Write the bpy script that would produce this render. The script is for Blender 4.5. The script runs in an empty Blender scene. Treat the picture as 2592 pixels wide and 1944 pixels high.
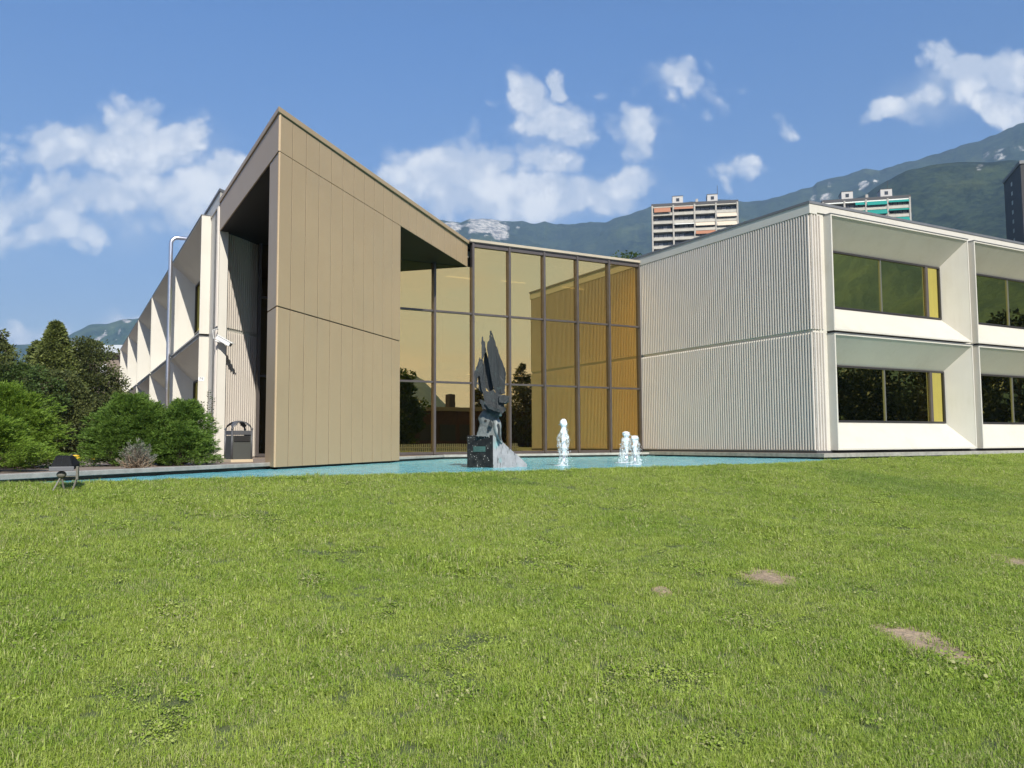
import bpy, bmesh, math, random
import numpy as np
from mathutils import Vector, Matrix, noise as mnoise
R=math.radians
rng=np.random.default_rng(7); random.seed(7)
S=bpy.context.scene; COL=S.collection

# ------------------------------------------------------------------ camera
F_PX,PITCH,ROLL,H=2066.0,.0716,-.0048,.3116
def px_ray(u,v):                       # pixel of the 2592 px wide photograph -> world direction
    u-=1296; v-=972
    c,s=math.cos(ROLL),math.sin(ROLL)
    u,v=u*c+v*s,-u*s+v*c
    x=u/F_PX; z=-v/F_PX
    cp,sp=math.cos(PITCH),math.sin(PITCH)
    return Vector((x,cp-z*sp,sp+z*cp))
cd=bpy.data.cameras.new('camera'); cam=bpy.data.objects.new('camera',cd); COL.objects.link(cam)
cd.sensor_width=36; cd.lens=36*F_PX/2592; cd.clip_start=.05; cd.clip_end=30000
Fw=Vector((0,math.cos(PITCH),math.sin(PITCH))); r0=Vector((1,0,0)); d0=-Vector((0,-math.sin(PITCH),math.cos(PITCH)))
c,s=math.cos(ROLL),math.sin(ROLL)
rr=c*r0-s*d0; dn=s*r0+c*d0; up=-dn
M=Matrix.Identity(4)
for i in range(3): M[i][0]=rr[i]; M[i][1]=up[i]; M[i][2]=-Fw[i]
M[2][3]=H; cam.matrix_world=M
S.camera=cam
S.view_settings.view_transform='Standard'; S.view_settings.look='None';  S.view_settings.gamma=1
S.cycles.max_bounces=8; S.cycles.transparent_max_bounces=12; S.cycles.volume_bounces=0
# ------------------------------------------------------------------ building frame
PHI=.5024; C0=Vector((9.7293,26.1666)); U=Vector((math.cos(PHI),math.sin(PHI))); V=Vector((-math.sin(PHI),math.cos(PHI)))
def L(x,y,z=0.): return Vector((C0.x+U.x*x+V.x*y, C0.y+U.y*x+V.y*y, z))
# ------------------------------------------------------------------ world, sun
SUN=Vector((.2156,-.770,.60)).normalized()
EL=math.asin(SUN.z); AZ=math.atan2(SUN.x,SUN.y)
W=bpy.data.worlds.new('World'); S.world=W; W.use_nodes=True
class NT:
    def __init__(s,t): s.t=t; s.n=t.nodes; s.l=t.links
    def new(s,k,**kw):
        n=s.n.new(k)
        for a,b in kw.items(): setattr(n,a,b)
        return n
    def set(s,inp,v):
        if hasattr(v,'is_linked') or hasattr(v,'links'): s.l.new(v,inp)
        else: inp.default_value=v
    def math(s,op,a,b=0.,c=None,clamp=False):
        n=s.new('ShaderNodeMath',operation=op,use_clamp=clamp); s.set(n.inputs[0],a)
        if b is not None: s.set(n.inputs[1],b)
        if c is not None: s.set(n.inputs[2],c)
        return n.outputs[0]
    def vec(s,op,a,b=(0,0,0),c=None):
        n=s.new('ShaderNodeVectorMath',operation=op); s.set(n.inputs[0],a)
        if op!='LENGTH' :
            if op=='SCALE': s.set(n.inputs[3],b)
            else: s.set(n.inputs[1],b)
        if c is not None: s.set(n.inputs[2],c)
        return n.outputs['Value'] if op in('LENGTH','DOT_PRODUCT') else n.outputs[0]
    def mr(s,v,a,b,c=0.,d=1.,kind='SMOOTHSTEP'):
        n=s.new('ShaderNodeMapRange',interpolation_type=kind); s.set(n.inputs[0],v)
        for i,q in enumerate((a,b,c,d)): s.set(n.inputs[i+1],q)
        return n.outputs[0]
    def mix(s,f,a,b):
        n=s.new('ShaderNodeMix',data_type='RGBA'); s.set(n.inputs[0],f)
        s.set(n.inputs[6],a if hasattr(a,'links') else tuple(a)+(1,)*(4-len(a))); s.set(n.inputs[7],b if hasattr(b,'links') else tuple(b)+(1,)*(4-len(b)))
        return n.outputs[2]
    def noise(s,vec,scale,detail=4,rough=.5,dist=0.,col=False):
        n=s.new('ShaderNodeTexNoise'); s.l.new(vec,n.inputs['Vector']); n.inputs['Scale'].default_value=scale
        n.inputs['Detail'].default_value=detail; n.inputs['Roughness'].default_value=rough; n.inputs['Distortion'].default_value=dist
        return n.outputs['Color' if col else 'Fac']
w=NT(W.node_tree); w.n.clear()
out=w.new('ShaderNodeOutputWorld'); bg=w.new('ShaderNodeBackground')
sky=w.new('ShaderNodeTexSky',sky_type='NISHITA'); sky.sun_disc=False; sky.sun_elevation=EL; sky.sun_rotation=AZ
sky.air_density=1.0; sky.dust_density=.7; sky.ozone_density=2.5; sky.altitude=0
SKY_STRENGTH=.076
tc=w.new('ShaderNodeTexCoord').outputs['Generated']
sep=w.new('ShaderNodeSeparateXYZ'); w.l.new(tc,sep.inputs[0]); X,Y,Z=sep.outputs
skyc=w.vec('MULTIPLY',w.vec('SCALE',sky.outputs[0],SKY_STRENGTH),w.mix(w.mr(Z,.06,.46,kind='LINEAR'),(.74,.62,.60),(.60,.86,1.18)))
ys=w.math('MAXIMUM',Y,.05)
cb=w.new('ShaderNodeCombineXYZ'); w.set(cb.inputs[0],w.math('DIVIDE',X,ys)); w.set(cb.inputs[1],w.math('DIVIDE',Z,ys)); P=cb.outputs[0]
# gentle warping so that no cloud edge is an ellipse
wn=w.noise(P,5.,5,.6,col=True); wv=w.vec('SCALE',w.vec('SUBTRACT',wn,(.5,.5,.5)),.11)
P2=w.vec('MULTIPLY',w.vec('ADD',P,wv),(1,1,0))
K=2592/2212
CL=[(118,292,52,46,1),(292,246,66,42,1),(390,316,58,60,1),(235,330,175,58,1),(335,335,115,75,1),(60,445,120,45,.75),(215,435,240,62,.85),(400,455,110,55,.7),(120,500,210,34,.6),(505,368,75,62,.75),
 (330,500,110,30,.45),(70,700,75,22,.5),(235,690,60,14,.45),(15,300,20,14,.2),
 (1135,212,55,42,.95),(1192,182,24,34,1),(1190,262,68,40,.9),(1235,290,40,36,.75),(985,352,120,58,1),(1060,335,55,26,1.2),(1085,350,45,20,1.1),(1180,345,66,36,.8),(925,395,130,55,1),(1060,420,290,56,1),(1310,398,85,36,.8),(1355,385,30,34,.7),
 (1375,280,56,44,.72),(1385,315,36,42,.6),(1563,360,62,38,.75),(1540,385,40,25,.6),(1445,150,55,28,.42),(1405,175,24,26,.3),(1702,256,27,22,.42),(1283,196,18,14,.33),(1435,403,36,26,.45),(1450,335,28,24,.33),(860,420,70,40,.8),
 (2042,142,54,54,.95),(2085,178,75,52,1),(1925,232,72,30,.85),(1990,215,70,26,.7),(2160,170,55,48,.9),(2212,185,55,50,.9),(2175,255,55,42,.8),(2230,270,70,50,.9),(1555,175,40,20,.2)]
acc=None
for cx,cy,rx,ry,a in CL:
    q=px_ray(cx*K,cy*K); cu,cw=q.x/q.y,q.z/q.y
    ru,rw=rx*K/F_PX*1.38,ry*K/F_PX*1.38
    d=w.vec('LENGTH',w.vec('MULTIPLY',w.vec('SUBTRACT',P2,(cu,cw,0)),(1/ru,1/rw,0)))
    v=w.math('MULTIPLY',w.math('SUBTRACT',1.,d),a) if a<1 else w.math('SUBTRACT',1.,d)
    acc=v if acc is None else w.math('SMOOTH_MAX',acc,v,.08)
fb=w.noise(P,11.,8,.56)
fb2=w.noise(P,6.,5,.6)
fbs=w.noise(w.vec('ADD',P,(.006,.012,0)),11.,8,.56); f2s=w.noise(w.vec('ADD',P,(.012,.03,0)),6.,5,.6)
vo=w.new('ShaderNodeTexVoronoi',feature='SMOOTH_F1'); w.l.new(P2,vo.inputs['Vector']); vo.inputs['Scale'].default_value=19; vo.inputs['Smoothness'].default_value=.35
vo2=w.new('ShaderNodeTexVoronoi',feature='F1'); w.l.new(P2,vo2.inputs['Vector']); vo2.inputs['Scale'].default_value=46
puff=w.math('ADD',w.math('MULTIPLY_ADD',vo.outputs['Distance'],-.75,.30),w.math('MULTIPLY_ADD',vo2.outputs['Distance'],-.42,.17))
dens=w.math('ADD',w.math('ADD',acc,puff),w.math('MULTIPLY_ADD',fb,1.3,-.50))
alpha=w.mr(dens,.02,.52)
alpha=w.math('MULTIPLY',alpha,w.mr(fb2,.2,.5,.80,.97))
alpha=w.math('MULTIPLY',alpha,w.mr(Y,.05,.2))
relief=w.math('ADD',w.math('MULTIPLY',w.math('SUBTRACT',fb,fbs),1.5),w.math('MULTIPLY',w.math('SUBTRACT',fb2,f2s),2.4))
lit=w.mr(w.math('ADD',w.math('MULTIPLY_ADD',puff,.7,relief),w.math('MULTIPLY_ADD',dens,.22,-.05)),-.22,.48)
soft=None
for cx,cy,rx,ry,a in ((150,500,250,95,1),(400,470,170,80,.9),(1080,440,300,80,1),(1330,415,150,70,.8),(880,430,110,60,.8),(2090,215,200,75,.9),(60,700,100,50,.9),(250,690,90,28,.8),(1400,300,90,60,.5),(1190,270,90,80,.7),(1450,155,70,34,.6),(300,330,240,100,.7),(1560,370,80,50,.6)):
    q=px_ray(cx*K,cy*K)
    d=w.vec('LENGTH',w.vec('MULTIPLY',w.vec('SUBTRACT',P2,(q.x/q.y,q.z/q.y,0)),(F_PX/rx/K/1.2,F_PX/ry/K/1.2,0)))
    v=w.math('MULTIPLY',w.mr(d,1.,.25),a); soft=v if soft is None else w.math('MAXIMUM',soft,v)
softa=w.math('MULTIPLY',w.math('MULTIPLY',soft,w.mr(w.noise(P,4.5,6,.58),.34,.62)),w.math('MULTIPLY',w.mr(Y,.05,.2),.62))
skyc=w.mix(softa,skyc,(.30,.35,.44))
ccol=w.mix(lit,(.37,.405,.475),(.60,.60,.60))
# the hemisphere behind the camera: thin bright veil and scattered clouds
nb=w.noise(w.vec('MULTIPLY',tc,(1,1,2.2)),2.6,7,.6)
east=w.mr(w.vec('DOT_PRODUCT',tc,(.79,-.61,0.)),.25,.85)
veil=w.math('MULTIPLY',w.mr(w.math('ADD',nb,w.mr(Z,0.,.6,.15,-.15,'LINEAR')),.45,.72,.05,.9),w.mr(Y,.12,-.15))
veil=w.math('MULTIPLY',veil,w.math('MAXIMUM',.22,w.math('MULTIPLY',east,w.mr(Z,.62,.30))))
veil=w.math('MAXIMUM',veil,w.math('MULTIPLY',w.math('MULTIPLY',east,w.mr(Z,.55,.12)),.72))
ccol2=w.mix(w.mr(nb,.35,.65),(.66,.75,1.06),(.84,.73,.79))
mixed=w.mix(veil,w.mix(alpha,skyc,ccol),ccol2)
w.l.new(mixed,bg.inputs[0]); bg.inputs[1].default_value=1.0; w.l.new(bg.outputs[0],out.inputs[0])
sl=bpy.data.lights.new('sun','SUN'); sl.energy=4.75; sl.angle=R(.5); sl.color=(1,.955,.86)
so=bpy.data.objects.new('sun',sl); COL.objects.link(so); so.rotation_euler=(-SUN).to_track_quat('-Z','Y').to_euler(); so.location=(0,-20,40)
S.view_settings.exposure=.78
# ------------------------------------------------------------------ materials
MATS={}
def mat(name,col=(.5,.5,.5),rough=.6,metal=0.,spec=.5,vary=0.,vscale=1.,bump=0.,bscale=20.,col2=None,emit=None):
    if name in MATS: return MATS[name]
    m=bpy.data.materials.new(name); m.use_nodes=True; t=NT(m.node_tree); b=t.n['Principled BSDF']
    b.inputs['Roughness'].default_value=rough; b.inputs['Metallic'].default_value=metal; b.inputs['Specular IOR Level'].default_value=spec
    b.inputs['Base Color'].default_value=(*col,1)
    g=t.new('ShaderNodeNewGeometry').outputs['Position']
    if vary or col2:
        n1=t.noise(g,vscale,6,.6); n2=t.noise(g,vscale*.13,3,.5)
        f=t.math('ADD',t.math('MULTIPLY',n1,.6),t.math('MULTIPLY',n2,.4))
        c2=col2 if col2 else tuple(x*(1-vary) for x in col)
        t.l.new(t.mix(t.mr(f,.35,.65),col,c2),b.inputs['Base Color'])
    if bump:
        bn=t.new('ShaderNodeBump'); bn.inputs['Strength'].default_value=bump; bn.inputs['Distance'].default_value=.01
        t.l.new(t.noise(g,bscale,5,.6),bn.inputs['Height']); t.l.new(bn.outputs[0],b.inputs['Normal'])
    if emit: b.inputs['Emission Color'].default_value=(*emit,1); b.inputs['Emission Strength'].default_value=1
    MATS[name]=m; return m
def streaks(m,amt,stain=(.42,.38,.30)):            # rain streaks and grime: vertical, faint
    t=NT(m.node_tree); b=t.n['Principled BSDF']; src=b.inputs['Base Color']
    base=src.links[0].from_socket if src.links else tuple(src.default_value)
    g=t.new('ShaderNodeNewGeometry').outputs['Position']
    n=t.noise(t.vec('MULTIPLY',g,(3.,3.,.22)),2.2,6,.65)
    n2=t.noise(g,.7,4,.6)
    f=t.math('MULTIPLY',t.mr(t.math('MULTIPLY',t.math('ADD',n,n2),.5),.47,.70),amt)
    t.l.new(t.mix(f,base,stain),src)
white=mat('white_painted_metal',(.55,.52,.455),.45,vary=.05,vscale=1.5); streaks(white,.35)
white_rib=mat('white_ribbed_metal',(.575,.52,.46),.42,vary=.05,vscale=1.5); streaks(white_rib,.30,(.45,.42,.36))
beige=mat('beige_aluminium_panel',(.44,.318,.186),.42,vary=.07,vscale=.8,bump=.02,bscale=400); streaks(beige,.25,(.36,.29,.19))
capm=mat('grey_brown_roof_trim',(.20,.185,.165),.45,vary=.2,vscale=2)
captan=mat('tan_roof_trim',(.42,.36,.27),.5,vary=.15,vscale=2)
slate=mat('grey_roof_capping',(.15,.155,.165),.5,vary=.25,vscale=2)
dark=mat('dark_gap',(.012,.011,.01),.7)
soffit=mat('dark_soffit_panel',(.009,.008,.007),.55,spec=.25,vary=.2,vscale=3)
bronze_fr=mat('bronze_window_frame',(.105,.088,.082),.35,metal=.3,vary=.2,vscale=4)
fr_dark=mat('dark_window_frame',(.03,.027,.027),.4)
silver=mat('silver_glazing_bar',(.25,.25,.26),.35,metal=.6)
conc=mat('concrete_ledge',(.33,.30,.25),.85,vary=.35,vscale=6,bump=.3,bscale=60)
kerbm=mat('pale_kerb_stone',(.40,.38,.34),.85,vary=.3,vscale=5,bump=.3,bscale=60)
int_wall=mat('interior_wall',(.30,.26,.20),.8); int_floor=mat('interior_floor',(.12,.10,.08),.4)
int_ceil=mat('interior_ceiling',(.35,.34,.30),.8)
wood=mat('lobby_wood_panel',(.32,.13,.045),.5,vary=.3,vscale=3)
steel=mat('galvanised_steel',(.62,.62,.66),.28,metal=.9,vary=.15,vscale=5)
def glass(name,fac,tint,trans):
    m=bpy.data.materials.new(name); m.use_nodes=True; t=NT(m.node_tree); t.n.clear()
    o=t.new('ShaderNodeOutputMaterial'); gl=t.new('ShaderNodeBsdfGlossy'); gl.inputs['Roughness'].default_value=0.; gl.inputs['Color'].default_value=(*tint,1)
    tr=t.new('ShaderNodeBsdfTransparent'); tr.inputs['Color'].default_value=(*trans,1)
    mx=t.new('ShaderNodeMixShader'); lw=t.new('ShaderNodeFresnel'); lw.inputs[0].default_value=1.5
    t.l.new(t.math('MULTIPLY_ADD',lw.outputs[0],1-fac,fac,clamp=True),mx.inputs[0]); t.l.new(tr.outputs[0],mx.inputs[1]); t.l.new(gl.outputs[0],mx.inputs[2])
    g=t.new('ShaderNodeNewGeometry').outputs['Position']      # panes are never perfectly flat
    bn=t.new('ShaderNodeBump'); bn.inputs['Strength'].default_value=.08; bn.inputs['Distance'].default_value=.01
    t.l.new(t.noise(g,.9,2,.5),bn.inputs['Height']); t.l.new(bn.outputs[0],gl.inputs['Normal'])
    t.l.new(mx.outputs[0],o.inputs[0]); MATS[name]=m; return m
gl_hall=glass('bronze_mirror_glass',.85,(.90,.64,.245),(.40,.28,.10))
gl_win=glass('bronze_window_glass',.82,(.95,.84,.26),(.42,.36,.16))
# ------------------------------------------------------------------ mesh helpers
class MB:
    def __init__(s): s.v=[]; s.f=[]
    def add(s,vs,fs):
        o=len(s.v); s.v+= [tuple(a) for a in vs]; s.f+=[tuple(i+o for i in f) for f in fs]; return s
    def prism(s,poly,z0,z1,tf=None):          # poly: list of (x,y) ; tf maps (x,y,z)->world
        n=len(poly); tf=tf or (lambda x,y,z:(x,y,z))
        a=sum(poly[i][0]*poly[(i+1)%n][1]-poly[(i+1)%n][0]*poly[i][1] for i in range(n))
        if a<0: poly=poly[::-1]
        vs=[tf(x,y,z0) for x,y in poly]+[tf(x,y,z1) for x,y in poly]
        fs=[tuple(range(n-1,-1,-1)),tuple(range(n,2*n))]+[(i,(i+1)%n,(i+1)%n+n,i+n) for i in range(n)]
        return s.add(vs,fs)
    def box(s,x0,x1,y0,y1,z0,z1,tf=None): return s.prism([(x0,y0),(x1,y0),(x1,y1),(x0,y1)],z0,z1,tf)
    def tube(s,pts,rad,n=10,cap=True):
        pts=[Vector(p) for p in pts]; rad=[rad]*len(pts) if not hasattr(rad,'__len__') else rad
        rings=[]
        for i,p in enumerate(pts):
            d=(pts[min(i+1,len(pts)-1)]-pts[max(i-1,0)]).normalized()
            a=d.orthogonal().normalized() if i==0 else (pa-d*pa.dot(d)).normalized()
            pa=a; b=d.cross(a)
            rings.append([p+(a*math.cos(2*math.pi*k/n)+b*math.sin(2*math.pi*k/n))*rad[i] for k in range(n)])
        vs=[q for r_ in rings for q in r_]; fs=[]
        for i in range(len(rings)-1):
            for k in range(n): fs.append((i*n+k,i*n+(k+1)%n,(i+1)*n+(k+1)%n,(i+1)*n+k))
        if cap: fs+= [tuple(range(n-1,-1,-1)),tuple((len(rings)-1)*n+k for k in range(n))]
        return s.add(vs,fs)
    def sphere(s,c,r,n=10,m=6,sc=(1,1,1)):
        vs=[];fs=[]
        for i in range(m+1):
            th=math.pi*i/m
            for k in range(n):
                ph=2*math.pi*k/n; vs.append((c[0]+r*sc[0]*math.sin(th)*math.cos(ph),c[1]+r*sc[1]*math.sin(th)*math.sin(ph),c[2]+r*sc[2]*math.cos(th)))
        for i in range(m):
            for k in range(n): fs.append((i*n+k,(i+1)*n+k,(i+1)*n+(k+1)%n,i*n+(k+1)%n))
        return s.add(vs,fs)
    def build(s,name,m,parent=None,smooth=False,bevel=0.,recalc=False,loc=None):
        me=bpy.data.meshes.new(name); me.from_pydata(s.v,[],s.f)
        if recalc:
            b=bmesh.new(); b.from_mesh(me); bmesh.ops.remove_doubles(b,verts=b.verts,dist=1e-5); bmesh.ops.recalc_face_normals(b,faces=b.faces); b.to_mesh(me); b.free()
        me.update(); me.materials.append(m)
        if smooth: me.polygons.foreach_set('use_smooth',[True]*len(me.polygons))
        o=bpy.data.objects.new(name,me); COL.objects.link(o)
        if bevel:
            bv=o.modifiers.new('bevel','BEVEL'); bv.width=bevel; bv.segments=2; bv.limit_method='ANGLE'
        if parent: o.parent=parent; o.matrix_parent_inverse=Matrix.Translation(-parent.location) if parent.type=='EMPTY' else Matrix.Identity(4)
        return o
def tag(o,label=None,cat=None,group=None,kind=None):
    if label: o['label']=label
    if cat: o['category']=cat
    if group: o['group']=group
    if kind: o['kind']=kind
    return o
def empty(name,loc,label,cat,group=None):
    o=bpy.data.objects.new(name,None); o.location=loc; o.empty_display_size=.3; COL.objects.link(o); return tag(o,label,cat,group)
def LT(x,y,z): return tuple(L(x,y,z))

# ================================================================== GROUND
g=MB(); n=64; g.add([(4000*math.cos(2*math.pi*i/n),4000*math.sin(2*math.pi*i/n),-1.75) for i in range(n)],[tuple(range(n))])
tag(g.build('ground',mat('distant_ground',(.07,.09,.03),.9,vary=.4,vscale=.02)),kind='structure')
# crest of the lawn (the near bank of the pool), world x,y
CR=[(-60,-26),(-12,5.9),(-6.45,9.95),(-3.9,11.4),(-.6,13.2),(3.05,15.6),(5.3,17.1),(6.6,18.3),(8.0,20.3),(18.6,29.0),(60,60)]
CRx=[p[0] for p in CR]; CRy=[p[1] for p in CR]
def crest(x): return float(np.interp(x,CRx,CRy))
def lawn_z(x,y):
    s_=np.clip(crest(x)-y,0,60); lat=1/(1+(abs(x)/26)**4)
    u=min(s_/12.,1.); z=-.175-1.12*(1-(1-u)**1.25)*lat
    if s_>12: z+= .9*min(1,(s_-12)/30.)*lat
    z+= .03*mnoise.noise(Vector((x*.35,y*.35,0)))*min(1,s_/1.)+.012*mnoise.noise(Vector((x*1.3,y*1.3,3)))*min(1,s_/1.)
    return z
xs=sorted(set(np.concatenate([np.arange(-60,-12,3),np.arange(-12,14,.3),np.arange(14,30,1.),np.arange(30,121,5.),CRx]).round(3)))
sv=np.concatenate([[0,.04,.1],np.arange(.25,15,.3),np.arange(15,60,3),np.arange(60,160,12)])
vs=[];fs=[]
for x in xs:
    yc=crest(x)
    vs.append((x,yc+.05,-.55)); vs.append((x,yc+.045,-.21))
    for s_ in sv: vs.append((x,yc-s_,lawn_z(x,yc-s_)))
m_=len(sv)+2
for i in range(len(xs)-1):
    for k in range(m_-1): fs.append((i*m_+k,i*m_+k+1,(i+1)*m_+k+1,(i+1)*m_+k))
lm=bpy.data.materials.new('lawn_soil_and_thatch'); lm.use_nodes=True; t=NT(lm.node_tree); b=t.n['Principled BSDF']; b.inputs['Roughness'].default_value=.95
gp=t.new('ShaderNodeNewGeometry').outputs['Position']
a1=t.noise(gp,45,6,.7); a2=t.noise(gp,1.2,4,.6)
t.l.new(t.mix(t.mr(a1,.35,.65),t.mix(t.mr(a2,.35,.65),(.045,.070,.014),(.06,.085,.02)),(.085,.095,.035)),b.inputs['Base Color'])
o=MB(); o.v=vs; o.f=fs; lawn=o.build('lawn',lm,smooth=True); tag(lawn,kind='structure')
# paving beyond the pool: left terrace (along the 45 degree kerb) and strip before the glass hall
pav=mat('brown_paving',(.25,.19,.155),.85,vary=.3,vscale=3,bump=.2,bscale=50,col2=(.19,.15,.12))
ZP=-.13
g=MB()
# local coords: kerb line y=x+17.7 for x<-9.4, then y=8.25
kl=[(-75,-57.3),(-9.45,8.25),(-.32,8.25),(-.32,9.0),(-.02,9.0)]
g.prism([(-75,-57.3),(-9.6,8.1),(-9.45,8.25),(-.32,8.25),(-.32,9.3),(-.02,9.3),(-.02,60),(-75,60)],-.6,ZP,LT)
tag(g.build('paving',pav),kind='structure')
asph=mat('dark_asphalt',(.05,.05,.05),.9,vary=.3,vscale=4)
g=MB(); g.prism([(-300,-20),(-28,5),(-24,62),(-24,300),(-300,300)],-.7,-.165,LT)
tag(g.build('car_park',asph),kind='structure')
def kerb(name,pts,w_,z0,z1,m):
    g=MB()
    for (xa,ya),(xb,yb) in zip(pts[:-1],pts[1:]):
        d=Vector((xb-xa,yb-ya)).normalized(); nrm=Vector((d.y,-d.x))*w_
        g.prism([(xa,ya),(xb,yb),(xb+nrm.x,yb+nrm.y),(xa+nrm.x,ya+nrm.y)],z0,z1,LT)
    return g.build(name,m,bevel=.008)
tag(kerb('pool_kerb',[(-75,-57.32),(-9.46,8.23)],.16,-.19,ZP+.02,kerbm),kind='structure')
tag(kerb('pool_kerb',[(-9.40,8.24),(-.33,8.24)],.14,-.19,ZP+.025,kerbm),kind='structure')
# ledge under the right wing
g=MB(); g.prism([(-.32,8.1),(-.32,-.55),(60,-.55),(60,.3),(.1,.3),(.1,8.1)],-.20,-.075,LT)
tag(g.build('pool_ledge',conc,bevel=.006),kind='structure')
g=MB(); g.prism([(-.05,8.1),(-.05,-.2),(60,-.2),(60,.3),(.1,.3),(.1,8.1)],-.6,-.20,LT)
tag(g.build('pool_wall',mat('shaded_pool_wall',(.05,.07,.07),.6)),kind='structure')  # dark wall colour paints in the shade under the overhanging ledge
# water
wm=bpy.data.materials.new('pool_water'); wm.use_nodes=True; t=NT(wm.node_tree); b=t.n['Principled BSDF']
gp=t.new('ShaderNodeNewGeometry').outputs['Position']
wn1=t.noise(gp,2.2,5,.65); wn2=t.noise(gp,9,4,.6)
t.l.new(t.mix(t.mr(wn1,.35,.65),(.10,.38,.44),(.19,.48,.51)),b.inputs['Base Color'])
b.inputs['Roughness'].default_value=.12; b.inputs['IOR'].default_value=1.33; b.inputs['Specular IOR Level'].default_value=.35
bn=t.new('ShaderNodeBump'); bn.inputs['Strength'].default_value=.9; bn.inputs['Distance'].default_value=.05
t.l.new(t.math('ADD',wn2,t.math('MULTIPLY',t.noise(gp,26,3,.6),.4)),bn.inputs['Height']); t.l.new(bn.outputs[0],b.inputs['Normal'])
# rippled surface: real waves, finer near the fountains
qs=[]
ys_=np.arange(-14,34,.10)
g=MB()
xsw=np.concatenate([np.arange(-14,8,.12),np.arange(8,30,.4),np.arange(30,60,3)])
tt=np.linspace(0,1,90)
def water_far(x):   # world y of the far limit (under the buildings)
    return 60.
def wz(x,y): return -.255+.010*mnoise.noise(Vector((x*2.6,y*2.6,0)))+.006*mnoise.noise(Vector((x*7,y*7,5)))
vs=[];fs=[]
for x in xsw:
    yc=crest(x)+.03
    for k in tt:
        y=yc+24*k**1.6; vs.append((x,y,wz(x,y)))
for i in range(len(xsw)-1):
    for k in range(89): fs.append((i*90+k,(i+1)*90+k,(i+1)*90+k+1,i*90+k+1))
g.v=vs; g.f=fs; tag(g.build('pool_water',wm,smooth=True),kind='structure')

# ================================================================== WHITE WINGS
def bay(parent,tf,W_,z0,z1,upper,flip=False):
    """window bay: projecting frame, splayed reveals, window with panes; tf(a,d,z)->world"""
    p=.30; dd=.62; lip=.055; sx=.42; sz=.93
    def q(a,d,z): return tuple(tf(a,d,z))
    o=[(0,z0),(W_,z0),(W_,z1),(0,z1)]; i=[(lip,z0+lip),(W_-lip,z0+lip),(W_-lip,z1-lip),(lip,z1-lip)]
    k=[(sx,z0+sz),(W_-sx,z0+sz),(W_-sx,z1-sz),(sx,z1-sz)]
    vs=[q(a,.02,z) for a,z in o]+[q(a,-p,z) for a,z in o]+[q(a,-p,z) for a,z in i]+[q(a,-p+.02,z) for a,z in i]+[q(a,dd,z) for a,z in k]
    fs=[]
    for r_ in range(4):
        for e in range(4): fs.append((r_*4+e,r_*4+(e+1)%4,(r_+1)*4+(e+1)%4,(r_+1)*4+e))
    g=MB(); g.add(vs,fs); fr=g.build('window_bay',white,parent,recalc=True)
    # top drip flashing (thin dark line)
    g=MB(); g.box(-.015,W_+.015,-p-.02,0.,z1,z1+.022,q); g.build('flashing',slate,fr)
    a0,a1,y0,y1=sx,W_-sx,z0+sz,z1-sz
    g=MB(); f=.06
    for b_ in ((a0,a1,y1-f,y1),(a0,a1,y0,y0+f),(a0,a0+f,y0+f,y1-f),(a1-f,a1,y0+f,y1-f)): g.box(b_[0],b_[1],dd-.05,dd+.04,b_[2],b_[3],q)
    g.build('window_frame',fr_dark,fr)
    m1,m2=3.58,6.15
    if flip: m1,m2=W_-m1,W_-m2
    g=MB(); g.box(m1-.013,m1+.013,dd-.05,dd-.0,y0+f,y1-f,q); g.build('glazing_bar',silver,fr)
    g=MB(); g.box(m2-.07,m2+.07,dd-.06,dd+.03,y0+f,y1-f,q); g.build('mullion',bronze_fr,fr)
    e=sorted([a0+f,m1,m2,a1-f]); 
    for j in range(3):
        g=MB(); g.add([q(e[j]+.005,dd,y0+f),q(e[j+1]-.005,dd,y0+f),q(e[j+1]-.005,dd,y1-f),q(e[j]+.005,dd,y1-f)],[(0,1,2,3)]); g.build('window_pane',gl_win,fr)
    # curtain and blind behind the last pane
    ya,yb=(m2+.06,a1-f) if not flip else (a0+f,m2-.06)
    g=MB(); N=24; vs=[];fs=[]
    for j in range(N+1):
        a=ya+(yb-ya)*j/N; d=dd+.22+.02*math.sin(j*2.1)
        vs+=[q(a,d,y0),q(a,d,y1)]
    for j in range(N): fs.append((2*j,2*j+2,2*j+3,2*j+1))
    g.add(vs,fs); g.build('curtain',mat('yellow_curtain',(.85,.74,.30),.8),fr)
    ya,yb=(m2-.50,m2-.06) if not flip else (m2+.06,m2+.50)
    g=MB(); g.add([q(ya,dd+.15,y0),q(yb,dd+.15,y0),q(yb,dd+.15,y1),q(ya,dd+.15,y1)],[(0,1,2,3)]); g.build('blind',mat('grey_blind',(.42,.42,.40),.8),fr)
    # room
    g=MB(); vs=[q(a,d,z) for d in (dd+.05,5.2) for a,z in ((.05,z0+.05),(W_-.05,z0+.05),(W_-.05,z1-.05),(.05,z1-.05))]
    g.add(vs,[(4,5,6,7),(0,4,7,3),(1,2,6,5)]); g.build('room_wall',mat('office_wall',(.22,.20,.16),.8),fr)
    g=MB(); g.add([vs[0],vs[1],vs[5],vs[4]],[(0,1,2,3)]); g.add([vs[2],vs[3],vs[7],vs[6]],[(0,1,2,3)]); g.build('room_floor_and_ceiling',mat('office_floor',(.16,.14,.11),.7),fr)
    return fr
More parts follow.
